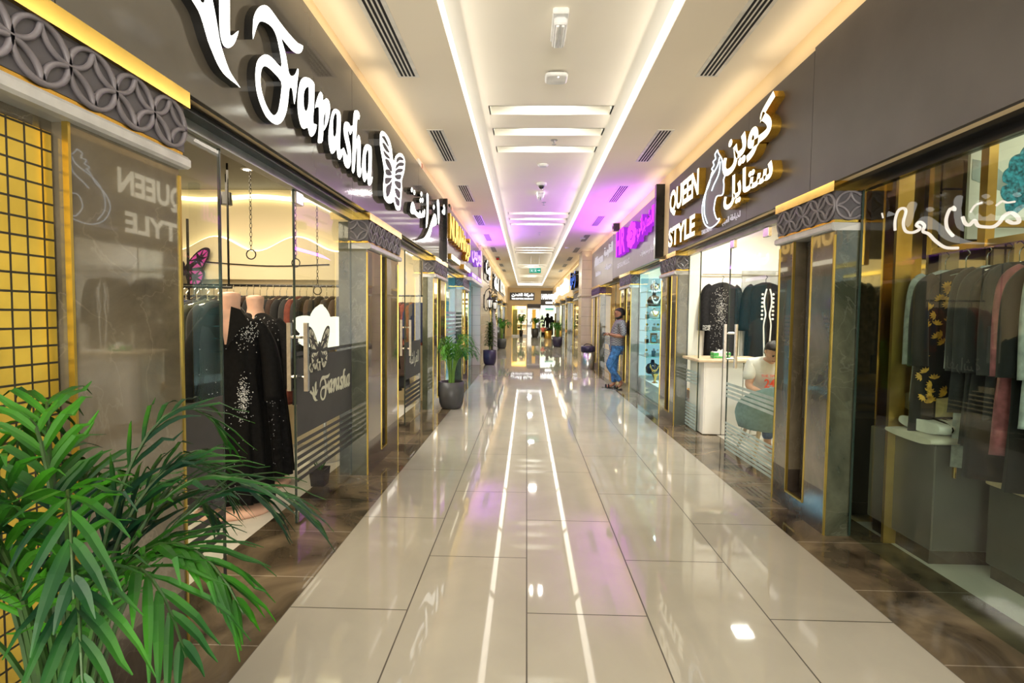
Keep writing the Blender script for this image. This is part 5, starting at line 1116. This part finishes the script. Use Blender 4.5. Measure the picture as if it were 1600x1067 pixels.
tag(MB().box(1.45, 2.1, 41.6, 41.75, 2.05, 2.15).build('green_sign', 'exit_green'), 'small green lit sign on the back wall of the far white shop', 'sign')
tag(MB().loft([[(-1.34, 20.7, .0), (-1.34, 23.0, .0), (-1.30, 23.0, .0), (-1.30, 20.7, .0)], [(-1.34, 20.7, 1.75), (-1.34, 23.0, .9), (-1.30, 23.0, .9), (-1.30, 20.7, 1.75)]]).build('roll_up_banner', 'banner_lilac'), 'pale lilac slanting board standing behind the purple potted plant', 'board') if pm('banner_lilac', (.50, .47, .60), .6) else None
for i, y in enumerate((21.6, 22.6, 25.8, 27.2, 31.4, 33.0)):
    o = empty('dress_form', (-1.85, y, 0), 'dress on a stand in a far left shop window, %s from the lanterns' % ORD[i].replace('nearest', 'first'), 'dress', rz=.9); robe(o, .1, 1.5, .4, .24, 1.4, ['black_cloth', 'cloth_cream', 'cloth_navy blue', 'black_cloth', 'cloth_rust red', 'cloth_cream'][i], .03, .5, .05, i, 'cloth', 9, .05); post(o)
    o = empty('dress_form', (2.35, y, 0), 'dress on a stand in a far right shop window, %s from the beige pilaster' % ORD[i].replace('nearest', 'first'), 'dress', rz=-.9); robe(o, .1, 1.5, .4, .24, 1.4, ['cloth_navy blue', 'white_cloth', 'black_cloth', 'cloth_cream', 'black_cloth', 'cloth_dark grey'][i], .03, .5, .05, i, 'cloth', 9, .05); post(o)
for i, (y, c) in enumerate(((11.6, 'cloth_cream'), (12.3, 'cloth_dark brown'), (13.6, 'cloth_olive green'), (14.3, 'black_cloth'))):
    o = empty('dress_form', (2.75, y, 0), ['cream dress behind the glass door at the standing man', 'brown dress behind the glass door at the standing man', 'olive dress behind the striped glass front', 'black dress behind the striped glass front'][i], 'dress', rz=-.8); robe(o, .1, 1.55, .4, .24, 1.3, c, .03, .5, .05, i, 'cloth', 9, .05); post(o)
# ------------------------------------------------------------------ plants
def frond(mb, base, az, L, rise, droop, leafl, leafw, n, seed, twist=0):
    """one arching palm frond: stem along a curve, narrow folded leaflets on both sides"""
    R = random.Random(seed); b = Vector(base); h = Vector((math.cos(az), math.sin(az), 0)); side = Vector((-h.y, h.x, 0))
    P = [b+h*(L*math.sin(min(t, 1)*PI*.5*droop)*t**.9)+Vector((0, 0, rise*math.sin(t*PI*(.5+.22*droop)))) for t in [i/14 for i in range(15)]]
    mb.tube(P, [.0075-.0055*i/14 for i in range(15)], 5, m=1)
    for k in range(n):
        t = .30+.70*(k+.5)/n; f = t*14; i = min(13, int(f)); p = P[i].lerp(P[i+1], f-i); d = (P[i+1]-P[i]).normalized()
        for s in (-1, 1):
            l = leafl*(math.sin(PI*min(1, .25+.75*(t-.3)/.7)))**.6*R.uniform(.82, 1.12); q = (d*(.75+.55*t)+side*s*(.85-.35*t)+Vector((0, 0, .18+R.uniform(-.12, .12)))).normalized()
            nrm = q.cross(side*s if abs(q.dot(side)) < .9 else d).normalized(); wv = q.cross(nrm).normalized(); w = leafw*R.uniform(.8, 1.15); rr = []
            for j in range(6):
                u = j/5; c = p+q*l*u+Vector((0, 0, -.42*l*u*u*R.uniform(.8, 1.2))); ww = w*math.sin(PI*min(.98, .10+.88*u)**.8)*.5+.0008; up = nrm*ww*.35
                rr.append([c-wv*ww+up, c+Vector((0, 0, -.0003)), c+wv*ww+up, c+Vector((0, 0, -.0012))])
            mb.loft(rr)
    # end leaflet
    return mb
def soft(mb, w):
    '''leaves bend along the wall plane (x = w on the left, or right) instead of passing through it'''
    if w is None: return
    s = 1 if w < 0 else -1; e = .14
    for i, (x, y, z) in enumerate(mb.v):
        d = (x-w)*s
        if d < e: mb.v[i] = (w+s*(e*math.exp((d-e)/e)), y, z)
def pot(o, x, y, r, h, mat):
    MB().lathe([(r*.66, 0), (r*.80, h*.05), (r*.93, h*.22), (r*.99, h*.5), (r, h), (r*.93, h), (r*.92, h*.9)], (x, y, 0), 36).build('pot', mat, o, smooth=True)
    MB().lathe([(r*.92, h*.88), (r*.9, h*.9), (.01, h*.91)], (x, y, 0), 24).build('soil', 'soil', o)
def palm(x, y, r, h, top, spread, nf, label, mat, leaf='leaf', seed=1, ll=.20, lw=.028, nl=11, dirs=None, lean=None, stem='stem_green', wallx=None):
    o = empty('potted_palm', (x, y, 0), label, 'potted palm'); pot(o, x, y, r, h, mat); R = random.Random(seed)
    for k in range(nf):
        az = dirs[k % len(dirs)]+R.uniform(-.15, .15) if dirs else k*2.4+R.uniform(-.3, .3)
        hi = R.uniform(.45, 1.0) if not lean else lean[k % len(lean)]; L = spread*R.uniform(.75, 1.1)*(1.15-.45*hi)
        b = (x+.05*math.cos(az)*R.random(), y+.05*math.sin(az)*R.random(), h*.88)
        mb = MB(); frond(mb, b, az, L, (top-h)*(.35+.65*hi), 1.15-.35*hi, ll, lw, nl, seed*50+k); soft(mb, wallx); mb.build('frond', [leaf, stem], o, smooth=False)
    mb = MB()
    for k in range(7):
        a = k*.9; mb.tube(smooth_path([(x+.04*math.cos(a), y+.04*math.sin(a), h*.85), (x+.045*math.cos(a), y+.045*math.sin(a), h+.15), (x+.07*math.cos(a), y+.07*math.sin(a), h+.38)], 4), [.010]*9, 6)
    mb.build('stems', stem, o); return o
palm(-1.06, 1.13, .20, .42, 1.33, .55, 25, 'big green palm with long narrow leaflets in the bottom left corner, closest plant', 'pot_grey', 'leaf_near', seed=4, ll=.22, lw=.018, nl=10, stem='stem_dark', wallx=-1.43)
palm(-1.21, 8.33, .205, .43, 1.26, .46, 22, 'green palm in a round dark grey pot on the left beside the marble column', 'pot_grey', 'leaf_far', seed=7, ll=.19, lw=.019, nl=10, wallx=-1.43)
def dracaena(x, y, r, h, top, label, mat, leaf, seed, lw=.04, n=60, sp=.26, tiers=3):
    o = empty('potted_plant', (x, y, 0), label, 'potted plant'); pot(o, x, y, r, h, mat); R = random.Random(seed)
    mb = MB(); mb.tube([(x, y, h*.85), (x+.01, y, (h+top)/2), (x, y, top-.12)], .014, 6); mb.build('stem', 'stem_green', o); mb = MB()
    for k in range(n):
        t = k/n; z = h+.06+(top-h-.16)*t; az = k*2.4; l = sp*(1.05-.45*t)*R.uniform(.8, 1.15); q = Vector((math.cos(az), math.sin(az), .75+.6*t)).normalized(); wv = Vector((-math.sin(az), math.cos(az), 0)); rr = []
        for j in range(6):
            u = j/5; c = Vector((x, y, z))+q*l*u+Vector((0, 0, -.55*l*u*u)); ww = lw*math.sin(PI*min(.98, .1+.88*u))*.5+.001
            rr.append([c-wv*ww+Vector((0, 0, ww*.3)), c, c+wv*ww+Vector((0, 0, ww*.3)), c+Vector((0, 0, -.002))])
        mb.loft(rr)
    soft(mb, -1.36); mb.build('foliage', leaf, o); return o
dracaena(-1.13, 15.9, .205, .45, 1.36, 'variegated leafy plant in a purple pot below the wall lanterns', 'pot_purple', 'leaf_olive', 3, n=95, sp=.36, lw=.07)
palm(-1.15, 24.0, .22, .46, 1.45, .5, 12, 'green palm in a dark pot on the left, behind the purple potted plant', 'pot_grey', 'leaf_far', seed=9, ll=.24, lw=.04, nl=8, wallx=-1.36)
palm(1.50, 25.8, .24, .50, 1.30, .42, 12, 'bushy green plant in a purple pot on the far right', 'pot_purple', 'leaf_far', seed=12, ll=.22, lw=.045, nl=8, wallx=1.74)
palm(-.42, 38.6, .13, .46, 1.75, .5, 12, 'tall slim palm in a narrow black pot at the end wall shop window', 'frame_dark', 'leaf_far', seed=15, ll=.26, lw=.05, nl=7)
palm(.60, 37.6, .26, .62, 1.45, .36, 12, 'bushy palm in a big grey pot before the orange lit pillar', 'pot_grey', 'leaf_far', seed=17, ll=.24, lw=.05, nl=7)

# ------------------------------------------------------------------ people
def skin_body(name, joints, edges, mat, parent=None, sub=2, root=0):
    me = bpy.data.meshes.new(name); bm = bmesh.new(); ly = bm.verts.layers.skin.verify(); vs = []
    for i, (p, r) in enumerate(joints):
        v = bm.verts.new(p); v[ly].radius = (r, r) if isinstance(r, (int, float)) else r; v[ly].use_root = (i == root); vs.append(v)
    for a, b in edges: bm.edges.new((vs[a], vs[b]))
    bm.to_mesh(me); bm.free(); o = bpy.data.objects.new(name, me); COL.objects.link(o)
    s = o.modifiers.new('skin', 'SKIN'); s.use_smooth_shade = True
    u = o.modifiers.new('sub', 'SUBSURF'); u.levels = sub; u.render_levels = sub
    dg = bpy.context.evaluated_depsgraph_get(); m2 = bpy.data.meshes.new_from_object(o.evaluated_get(dg)); o.modifiers.clear(); o.data = m2
    m2.materials.clear(); m2.materials.append(M[mat])
    for p in m2.polygons: p.use_smooth = True; p.material_index = 0
    if parent is not None: o.parent = parent; m2.transform(world_of(parent).inverted())
    return o
def head(parent, c, face, r=.105, hair='hair', skin='skin_man', beard=False, tilt=0):
    """head with brow, nose, lips, ears, eyes; face = yaw of the look direction, tilt = down"""
    c = Vector(c); k0 = 0; mb = MB(); n = 20; prof = []
    def W(v): 
        x, y, z = v; cy_, sy_ = math.cos(tilt), math.sin(tilt); x, z = x*cy_+z*sy_, -x*sy_+z*cy_
        return (c.x+x*math.cos(face)-y*math.sin(face), c.y+x*math.sin(face)+y*math.cos(face), c.z+z)
    rows = [(-1.18, .34, .10, .34), (-1.08, .52, .30, .44), (-.9, .66, .30, .58), (-.68, .76, .22, .66), (-.45, .84, .14, .72), (-.2, .90, .08, .76), (.1, .95, .05, .79), (.4, .94, .02, .78), (.7, .82, 0, .70), (.92, .58, 0, .52), (1.05, .25, 0, .24)]
    rings = []
    for z, rx, sh, ry in rows:
        ring = []
        for j in range(n):
            a = 2*PI*j/n; x = (rx*math.cos(a)+sh)*r; y = ry*math.sin(a)*r
            if abs(y) < .14*r and x > 0: x += r*{-.2: .17, -.45: .10, .1: .07}.get(z, 0)
            ring.append(W((x, y, z*r)))
        rings.append(ring)
    mb.loft(rings); hd = mb.build('head', skin, parent, smooth=True)
    mb = MB()
    for s in (-1, 1): mb.ball(W((-.02*r, s*.80*r, -.08*r)), r*.2, 7, sc=(.8, .8, 1.3))
    mb.build('ear', skin, hd); mb = MB()
    for s in (-1, 1): mb.ball(W((.90*r, s*.32*r, .06*r)), r*.10, 6)
    mb.build('eye', 'frame_dark', hd); mb = MB()
    mb.tube([W((.99*r, s*.22*r, -.66*r)) for s in (-1, 0, 1)], r*.055, 5); mb.build('mouth', 'lip', hd) if pm('lip', (.30, .10, .08), .5) else None
    mb = MB()
    for s in (-1, 1): mb.tube([W((.93*r, s*.45*r, .24*r)), W((1.0*r, s*.18*r, .24*r))], r*.045, 4)
    mb.build('eyebrow', hair, hd)
    mb = MB(); rings = []
    for z, k in ((-.55, 1.04), (-.25, 1.10), (.1, 1.13), (.5, 1.12), (.8, 1.06), (1.0, .88), (1.12, .52), (1.17, .15)):
        rings.append([W((((-.10+.12*max(0, z))*r+k*r*(.95 if z < .75 else .85)*math.cos(a)*(1 if math.cos(a) < 0 else (.10 if z < .3 else .55 if z < .6 else .92))) , k*.80*math.sin(a)*r*(1 if z > .2 or math.cos(a) < .3 else .8), z*r)) for a in [2*PI*j/n for j in range(n)]])
    mb.loft(rings).build('hair', hair, parent, smooth=True)
    if beard:
        mb = MB(); rings = []
        for z, rx, sh, ry in ((-1.27, .34, .12, .32), (-1.15, .55, .30, .48), (-.95, .71, .31, .63), (-.74, .80, .24, .71), (-.62, .60, .12, .73), (-.5, .3, -.02, .76)):
            rings.append([W(((rx*math.cos(a)+sh)*r, ry*math.sin(a)*r, z*r)) for a in [2*PI*j/n for j in range(n)]])
        mb.loft(rings).build('beard', hair, parent, smooth=True)
def hand(parent, wrist, dirv, up, s=1, skin='skin_man', curl=.7):
    """palm, four bent fingers and a thumb rooted in the palm"""
    w = Vector(wrist); d = Vector(dirv).normalized(); u = Vector(up); u = (u-d*u.dot(d)).normalized(); sd = d.cross(u)
    J = [(w, .024*s), (w+d*.045*s, .030*s)]; E_ = [(0, 1)]; 
    for k, (off, ln) in enumerate(((-.030, .060), (-.010, .070), (.010, .066), (.029, .052))):
        p0 = w+d*.075*s+sd*off*s; p1 = p0+(d*math.cos(curl*.5)-u*math.sin(curl*.5))*ln*.5*s; p2 = p1+(d*math.cos(curl*1.4)-u*math.sin(curl*1.4))*ln*.35*s; p3 = p2+(d*math.cos(curl*2.2)-u*math.sin(curl*2.2))*ln*.25*s
        b = len(J); J += [(p0, .011*s), (p1, .0088*s), (p2, .0080*s), (p3, .0068*s)]; E_ += [(1, b), (b, b+1), (b+1, b+2), (b+2, b+3)]
    b = len(J); t0 = w+d*.03*s-sd*.03*s-u*.005*s; J += [(t0, .012*s), (t0+(d*.5-sd*.6-u*.3).normalized()*.035*s, .0100*s), (t0+(d*.9-sd*.55-u*.6).normalized()*.062*s, .0080*s)]; E_ += [(1, b), (b, b+1), (b+1, b+2)]
    return skin_body('hand', J, E_, skin, parent, 1)
def plaid():
    m, nt, b, N, L = _nt('plaid_shirt'); w = N.new('ShaderNodeTexChecker'); w.inputs['Scale'].default_value = 42; w.inputs['Color1'].default_value = (.30, .27, .28, 1); w.inputs['Color2'].default_value = (.10, .09, .10, 1); L.new(coords(nt), w.inputs['Vector'])
    L.new(w.outputs[0], b.inputs['Base Color']); b.inputs['Roughness'].default_value = .85; MATS['plaid_shirt'] = m
plaid()
# man leaning on the column: faces the hall (-x)
o = empty('person', (1.84, 10.85, 0), 'bearded man in checked grey shirt and jeans leaning on the column, holding a phone', 'person')
Y0 = 10.85
J = [((1.88, Y0, .92), .10), ((1.88, Y0, 1.06), .12), ((1.90, Y0, 1.22), .13), ((1.93, Y0, 1.35), .11), ((1.94, Y0, 1.43), .055), ((1.935, Y0, 1.49), .052),
     ((1.95, Y0-.15, 1.36), .068), ((1.97, Y0-.21, 1.10), .050), ((1.80, Y0-.13, 1.11), .040), ((1.72, Y0-.05, 1.14), .028),
     ((1.95, Y0+.15, 1.36), .068), ((1.95, Y0+.21, 1.10), .050), ((1.80, Y0+.13, 1.11), .040), ((1.72, Y0+.05, 1.13), .028),
     ((1.87, Y0-.08, .84), .075), ((1.70, Y0-.11, .50), .064), ((1.86, Y0-.11, .28), .052), ((1.97, Y0-.11, .15), .036),
     ((1.87, Y0+.08, .84), .075), ((1.845, Y0+.10, .47), .064), ((1.845, Y0+.10, .25), .050), ((1.85, Y0+.10, .09), .036),
     ((1.93, Y0-.11, .08), .032), ((1.84, Y0-.11, .05), .026), ((1.77, Y0+.10, .05), .030), ((1.67, Y0+.10, .035), .026)]
E_ = [(0, 1), (1, 2), (2, 3), (3, 4), (4, 5), (3, 6), (6, 7), (7, 8), (8, 9), (3, 10), (10, 11), (11, 12), (12, 13), (0, 14), (14, 15), (15, 16), (16, 17), (0, 18), (18, 19), (19, 20), (20, 21), (17, 22), (22, 23), (21, 24), (24, 25)]
skin_body('body', J, E_, 'skin_man', o)
def cl(name, ids, edges, grow, mat, extra=()):
    JJ = [(J[i][0], J[i][1]*grow+.008) for i in ids]+list(extra); mp = {i: k for k, i in enumerate(ids)}
    ed = [(mp[a], mp[b]) for a, b in edges if a in mp and b in mp]+[(mp[a] if a in mp else a, b) for a, b in ()]
    return JJ, ed, mp
JJ = [((1.865, Y0, .72), .155), ((1.87, Y0, .80), .155), ((1.875, Y0, .88), .155), ((1.88, Y0, .96), .155), ((1.87, Y0, 1.08), .158), ((1.90, Y0, 1.24), .155), ((1.93, Y0, 1.36), .120), ((1.94, Y0, 1.44), .066), ((1.955, Y0-.16, 1.36), .086), ((1.975, Y0-.215, 1.16), .072), ((1.95, Y0-.20, 1.10), .066), ((1.955, Y0+.16, 1.36), .086), ((1.96, Y0+.215, 1.16), .070), ((1.93, Y0+.20, 1.10), .064)]
skin_body('shirt', JJ, [(0, 1), (1, 2), (2, 3), (3, 4), (4, 5), (5, 6), (6, 7), (6, 8), (8, 9), (9, 10), (6, 11), (11, 12), (12, 13)], 'plaid_shirt', o)
JJ = [((1.875, Y0, .90), .128), ((1.87, Y0-.085, .82), .108), ((1.78, Y0-.10, .66), .092), ((1.70, Y0-.11, .50), .080), ((1.86, Y0-.11, .28), .066), ((1.945, Y0-.11, .175), .056), ((1.87, Y0+.085, .82), .108), ((1.855, Y0+.095, .64), .092), ((1.845, Y0+.10, .47), .078), ((1.845, Y0+.10, .25), .066), ((1.85, Y0+.10, .12), .058)]
skin_body('jeans', JJ, [(0, 1), (1, 2), (2, 3), (3, 4), (4, 5), (0, 6), (6, 7), (7, 8), (8, 9), (9, 10)], 'jeans', o)
head(o, (1.925, Y0, 1.565), PI, .098, beard=True, tilt=.18)
hand(o, (1.72, Y0-.05, 1.14), (-1, .25, .15), (0, 0, 1), 1, curl=.9); hand(o, (1.72, Y0+.05, 1.13), (-1, -.3, .2), (0, 0, 1), 1, curl=.9)
def sandal(x0, x1, y, z, nm='sandal'):
    mb = MB(); rings = []
    for i in range(9):
        t = i/8; x = x0+(x1-x0)*t; w = .034+.014*math.sin(PI*min(1, t*.8+.1)); rings.append([(x, y-w, z), (x, y+w, z), (x, y+w, z+.022), (x, y-w, z+.022)])
    mb.loft(rings)
    for t in (.3, .5): x = x0+(x1-x0)*t; mb.tube([(x, y-.046, z+.015), (x, y-.03, z+.065), (x, y, z+.08), (x, y+.03, z+.065), (x, y+.046, z+.015)], .014, 6)
    return mb
sandal(1.60, 1.875, Y0+.10, 0).build('sandal', 'frame_dark', o); sandal(1.78, 1.98, Y0-.11, .0).build('sandal', 'frame_dark', o)
ph = tag(MB().bevbox(1.545, 1.615, Y0-.012, Y0+.008, 1.10, 1.17, .002).build('phone', 'frame_dark'), 'dark mobile phone held by the leaning man', 'phone')
o.location.x -= .03
# seated man behind the striped door
o = empty('person', (2.86, 6.2, 0), 'dark haired person in white printed T-shirt sitting bent over a phone behind the door', 'person')
x0, y0 = 2.79, 6.16
JS = [((x0+.03, y0+.08, .50), .12), ((x0+.02, y0+.06, .66), .12), ((x0, y0+.02, .82), .125), ((x0-.02, y0-.03, .96), .12), ((x0-.02, y0-.09, 1.02), .055), ((x0-.02, y0-.13, 1.06), .05),
      ((x0-.18, y0-.03, .95), .062), ((x0-.24, y0-.06, .70), .046), ((x0-.12, y0-.26, .62), .036), ((x0-.04, y0-.30, .64), .026), ((x0+.15, y0-.03, .95), .062), ((x0+.22, y0-.06, .70), .046), ((x0+.10, y0-.26, .62), .036), ((x0+.03, y0-.30, .64), .026),
      ((x0-.09, y0, .48), .09), ((x0-.14, y0-.40, .48), .062), ((x0-.14, y0-.36, .10), .04), ((x0-.14, y0-.48, .035), .032), ((x0+.13, y0, .48), .09), ((x0+.16, y0-.40, .48), .062), ((x0+.16, y0-.36, .10), .04), ((x0+.16, y0-.48, .035), .032)]
skin_body('body', JS, [(0, 1), (1, 2), (2, 3), (3, 4), (4, 5), (3, 6), (6, 7), (7, 8), (8, 9), (3, 10), (10, 11), (11, 12), (12, 13), (0, 14), (14, 15), (15, 16), (16, 17), (0, 18), (18, 19), (19, 20), (20, 21)], 'skin_light', o)
skin_body('tshirt', [((x0+.03, y0+.08, .46), .15), ((x0+.02, y0+.06, .62), .155), ((x0, y0+.02, .80), .165), ((x0-.02, y0-.02, .94), .155), ((x0-.02, y0-.08, 1.02), .075), ((x0-.19, y0-.02, .95), .085), ((x0-.25, y0-.05, .76), .070), ((x0+.16, y0-.02, .95), .085), ((x0+.23, y0-.05, .76), .070)], [(0, 1), (1, 2), (2, 3), (3, 4), (3, 5), (5, 6), (3, 7), (7, 8)], 'white_cloth', o)
skin_body('trousers', [((x0+.03, y0+.08, .47), .13), ((x0-.09, y0, .48), .10), ((x0-.14, y0-.38, .49), .075), ((x0-.14, y0-.36, .14), .06), ((x0+.13, y0, .48), .10), ((x0+.16, y0-.38, .49), .075), ((x0+.16, y0-.36, .14), .06)], [(0, 1), (1, 2), (2, 3), (0, 4), (4, 5), (5, 6)], 'jeans', o)
head(o, (x0-.02, y0-.17, 1.12), -PI/2, .098, skin='skin_light', tilt=.75)
hand(o, (x0-.04, y0-.30, .64), (.6, -.6, 0), (0, 0, 1), .95, 'skin_light', .8); hand(o, (x0+.03, y0-.30, .64), (-.5, -.8, 0), (0, 0, 1), .95, 'skin_light', .8)
pm('print_red', (.75, .09, .04), .6)
lettering('24', plane_f(y0-.155), (x0-.10, x0+.02, .70, .80), ['print_red']*2, o, depth=.004, name='shirt_print', bold=.02); lettering('THE SWEET', plane_f(y0-.158), (x0-.14, x0+.10, .82, .85), ['print_red', 'print_red'], o, depth=.004, name='shirt_print', split=False)
tag(MB().bevbox(x0-.045, x0+.025, y0-.42, y0-.41, .60, .73, .002).build('phone', 'frame_dark'), 'dark phone held by the seated person', 'phone')
o = empty('stool', (x0+.03, y0+.12, 0), 'plain dark stool under the seated person', 'stool'); MB().lathe([(.17, .33), (.18, .35), (.18, .375), (.16, .38)], (x0+.03, y0+.12, 0), 20).build('seat', 'frame_dark', o)
for k in range(4): a = PI/4+k*PI/2; MB().tube([(x0+.03+.11*math.cos(a), y0+.12+.11*math.sin(a), .34), (x0+.03+.17*math.cos(a), y0+.12+.17*math.sin(a), 0)], .012, 6).build('leg', 'chrome', o)
for i, dx in enumerate((-.14, .16)): sandal(x0+dx-.02, x0+dx+.02, y0, 0)
# far family
def robed(x, y, h, w, label, face, mat='black_cloth', hd='black_cloth'):
    o = empty('person', (x, y, 0), label, 'person')
    skin_body('body', [((x, y, .10), w*.62), ((x, y, .5), w*.60), ((x, y, h*.56), w*.56), ((x, y, h*.78), w*.62), ((x, y, h*.85), w*.30), ((x, y, h*.93), .098), ((x-w*.75, y, h*.78), .07), ((x-w*.95, y-.05, h*.58), .055), ((x-w*.85, y-.10, h*.44), .04), ((x+w*.75, y, h*.78), .07), ((x+w*.95, y-.05, h*.58), .055), ((x+w*.85, y-.10, h*.44), .04)],
              [(0, 1), (1, 2), (2, 3), (3, 4), (4, 5), (3, 6), (6, 7), (7, 8), (3, 9), (9, 10), (10, 11)], mat, o)
    MB().lathe([(.05, -.14), (.115, -.10), (.118, 0), (.10, .08), (.05, .125), (.01, .13)], (x, y, h*.935), 14).build('headscarf', hd, o, smooth=True)
    for s in (-1, 1): MB().bevbox(x+s*.09-.045, x+s*.09+.045, y-.15, y+.08, 0, .07, .01).build('shoe', 'frame_dark', o)
    return o
robed(1.50, 38.2, 1.72, .24, 'taller person in a long black robe seen from behind at the far doorway', 0)
robed(1.78, 38.0, 1.50, .23, 'shorter person in black abaya and headscarf at the far doorway', 0)
x, y = 1.05, 34.0
o = empty('person', (x, y, 0), 'small child in coral top and grey trousers near the far doorway', 'person')
skin_body('body', [((x, y, .50), .08), ((x, y, .62), .085), ((x, y, .74), .08), ((x, y, .81), .035), ((x-.11, y, .73), .036), ((x-.15, y, .60), .028), ((x-.13, y-.04, .48), .022), ((x+.11, y, .73), .036), ((x+.18, y, .64), .028), ((x+.25, y, .70), .022), ((x-.05, y, .46), .06), ((x-.06, y, .25), .042), ((x-.06, y, .06), .03), ((x+.05, y, .46), .06), ((x+.06, y, .25), .042), ((x+.06, y, .06), .03), ((x-.06, y-.08, .03), .025), ((x+.06, y-.08, .03), .025)],
          [(0, 1), (1, 2), (2, 3), (2, 4), (4, 5), (5, 6), (2, 7), (7, 8), (8, 9), (0, 10), (10, 11), (11, 12), (0, 13), (13, 14), (14, 15), (12, 16), (15, 17)], 'skin_light', o)
pm('coral', (.75, .16, .12), .8); skin_body('top', [((x, y, .47), .105), ((x, y, .62), .11), ((x, y, .75), .10), ((x-.12, y, .73), .05), ((x-.15, y, .64), .045), ((x+.12, y, .73), .05), ((x+.16, y, .66), .045)], [(0, 1), (1, 2), (2, 3), (3, 4), (2, 5), (5, 6)], 'coral', o)
skin_body('trousers', [((x, y, .47), .09), ((x-.055, y, .42), .07), ((x-.06, y, .12), .05), ((x+.055, y, .42), .07), ((x+.06, y, .12), .05)], [(0, 1), (1, 2), (0, 3), (3, 4)], 'charcoal_cloth', o)
head(o, (x, y, .90), PI/2, .085, skin='skin_light')
for s in (-1, 1): MB().bevbox(x+s*.06-.035, x+s*.06+.035, y-.12, y+.05, 0, .05, .01).build('shoe', 'white_cloth', o)
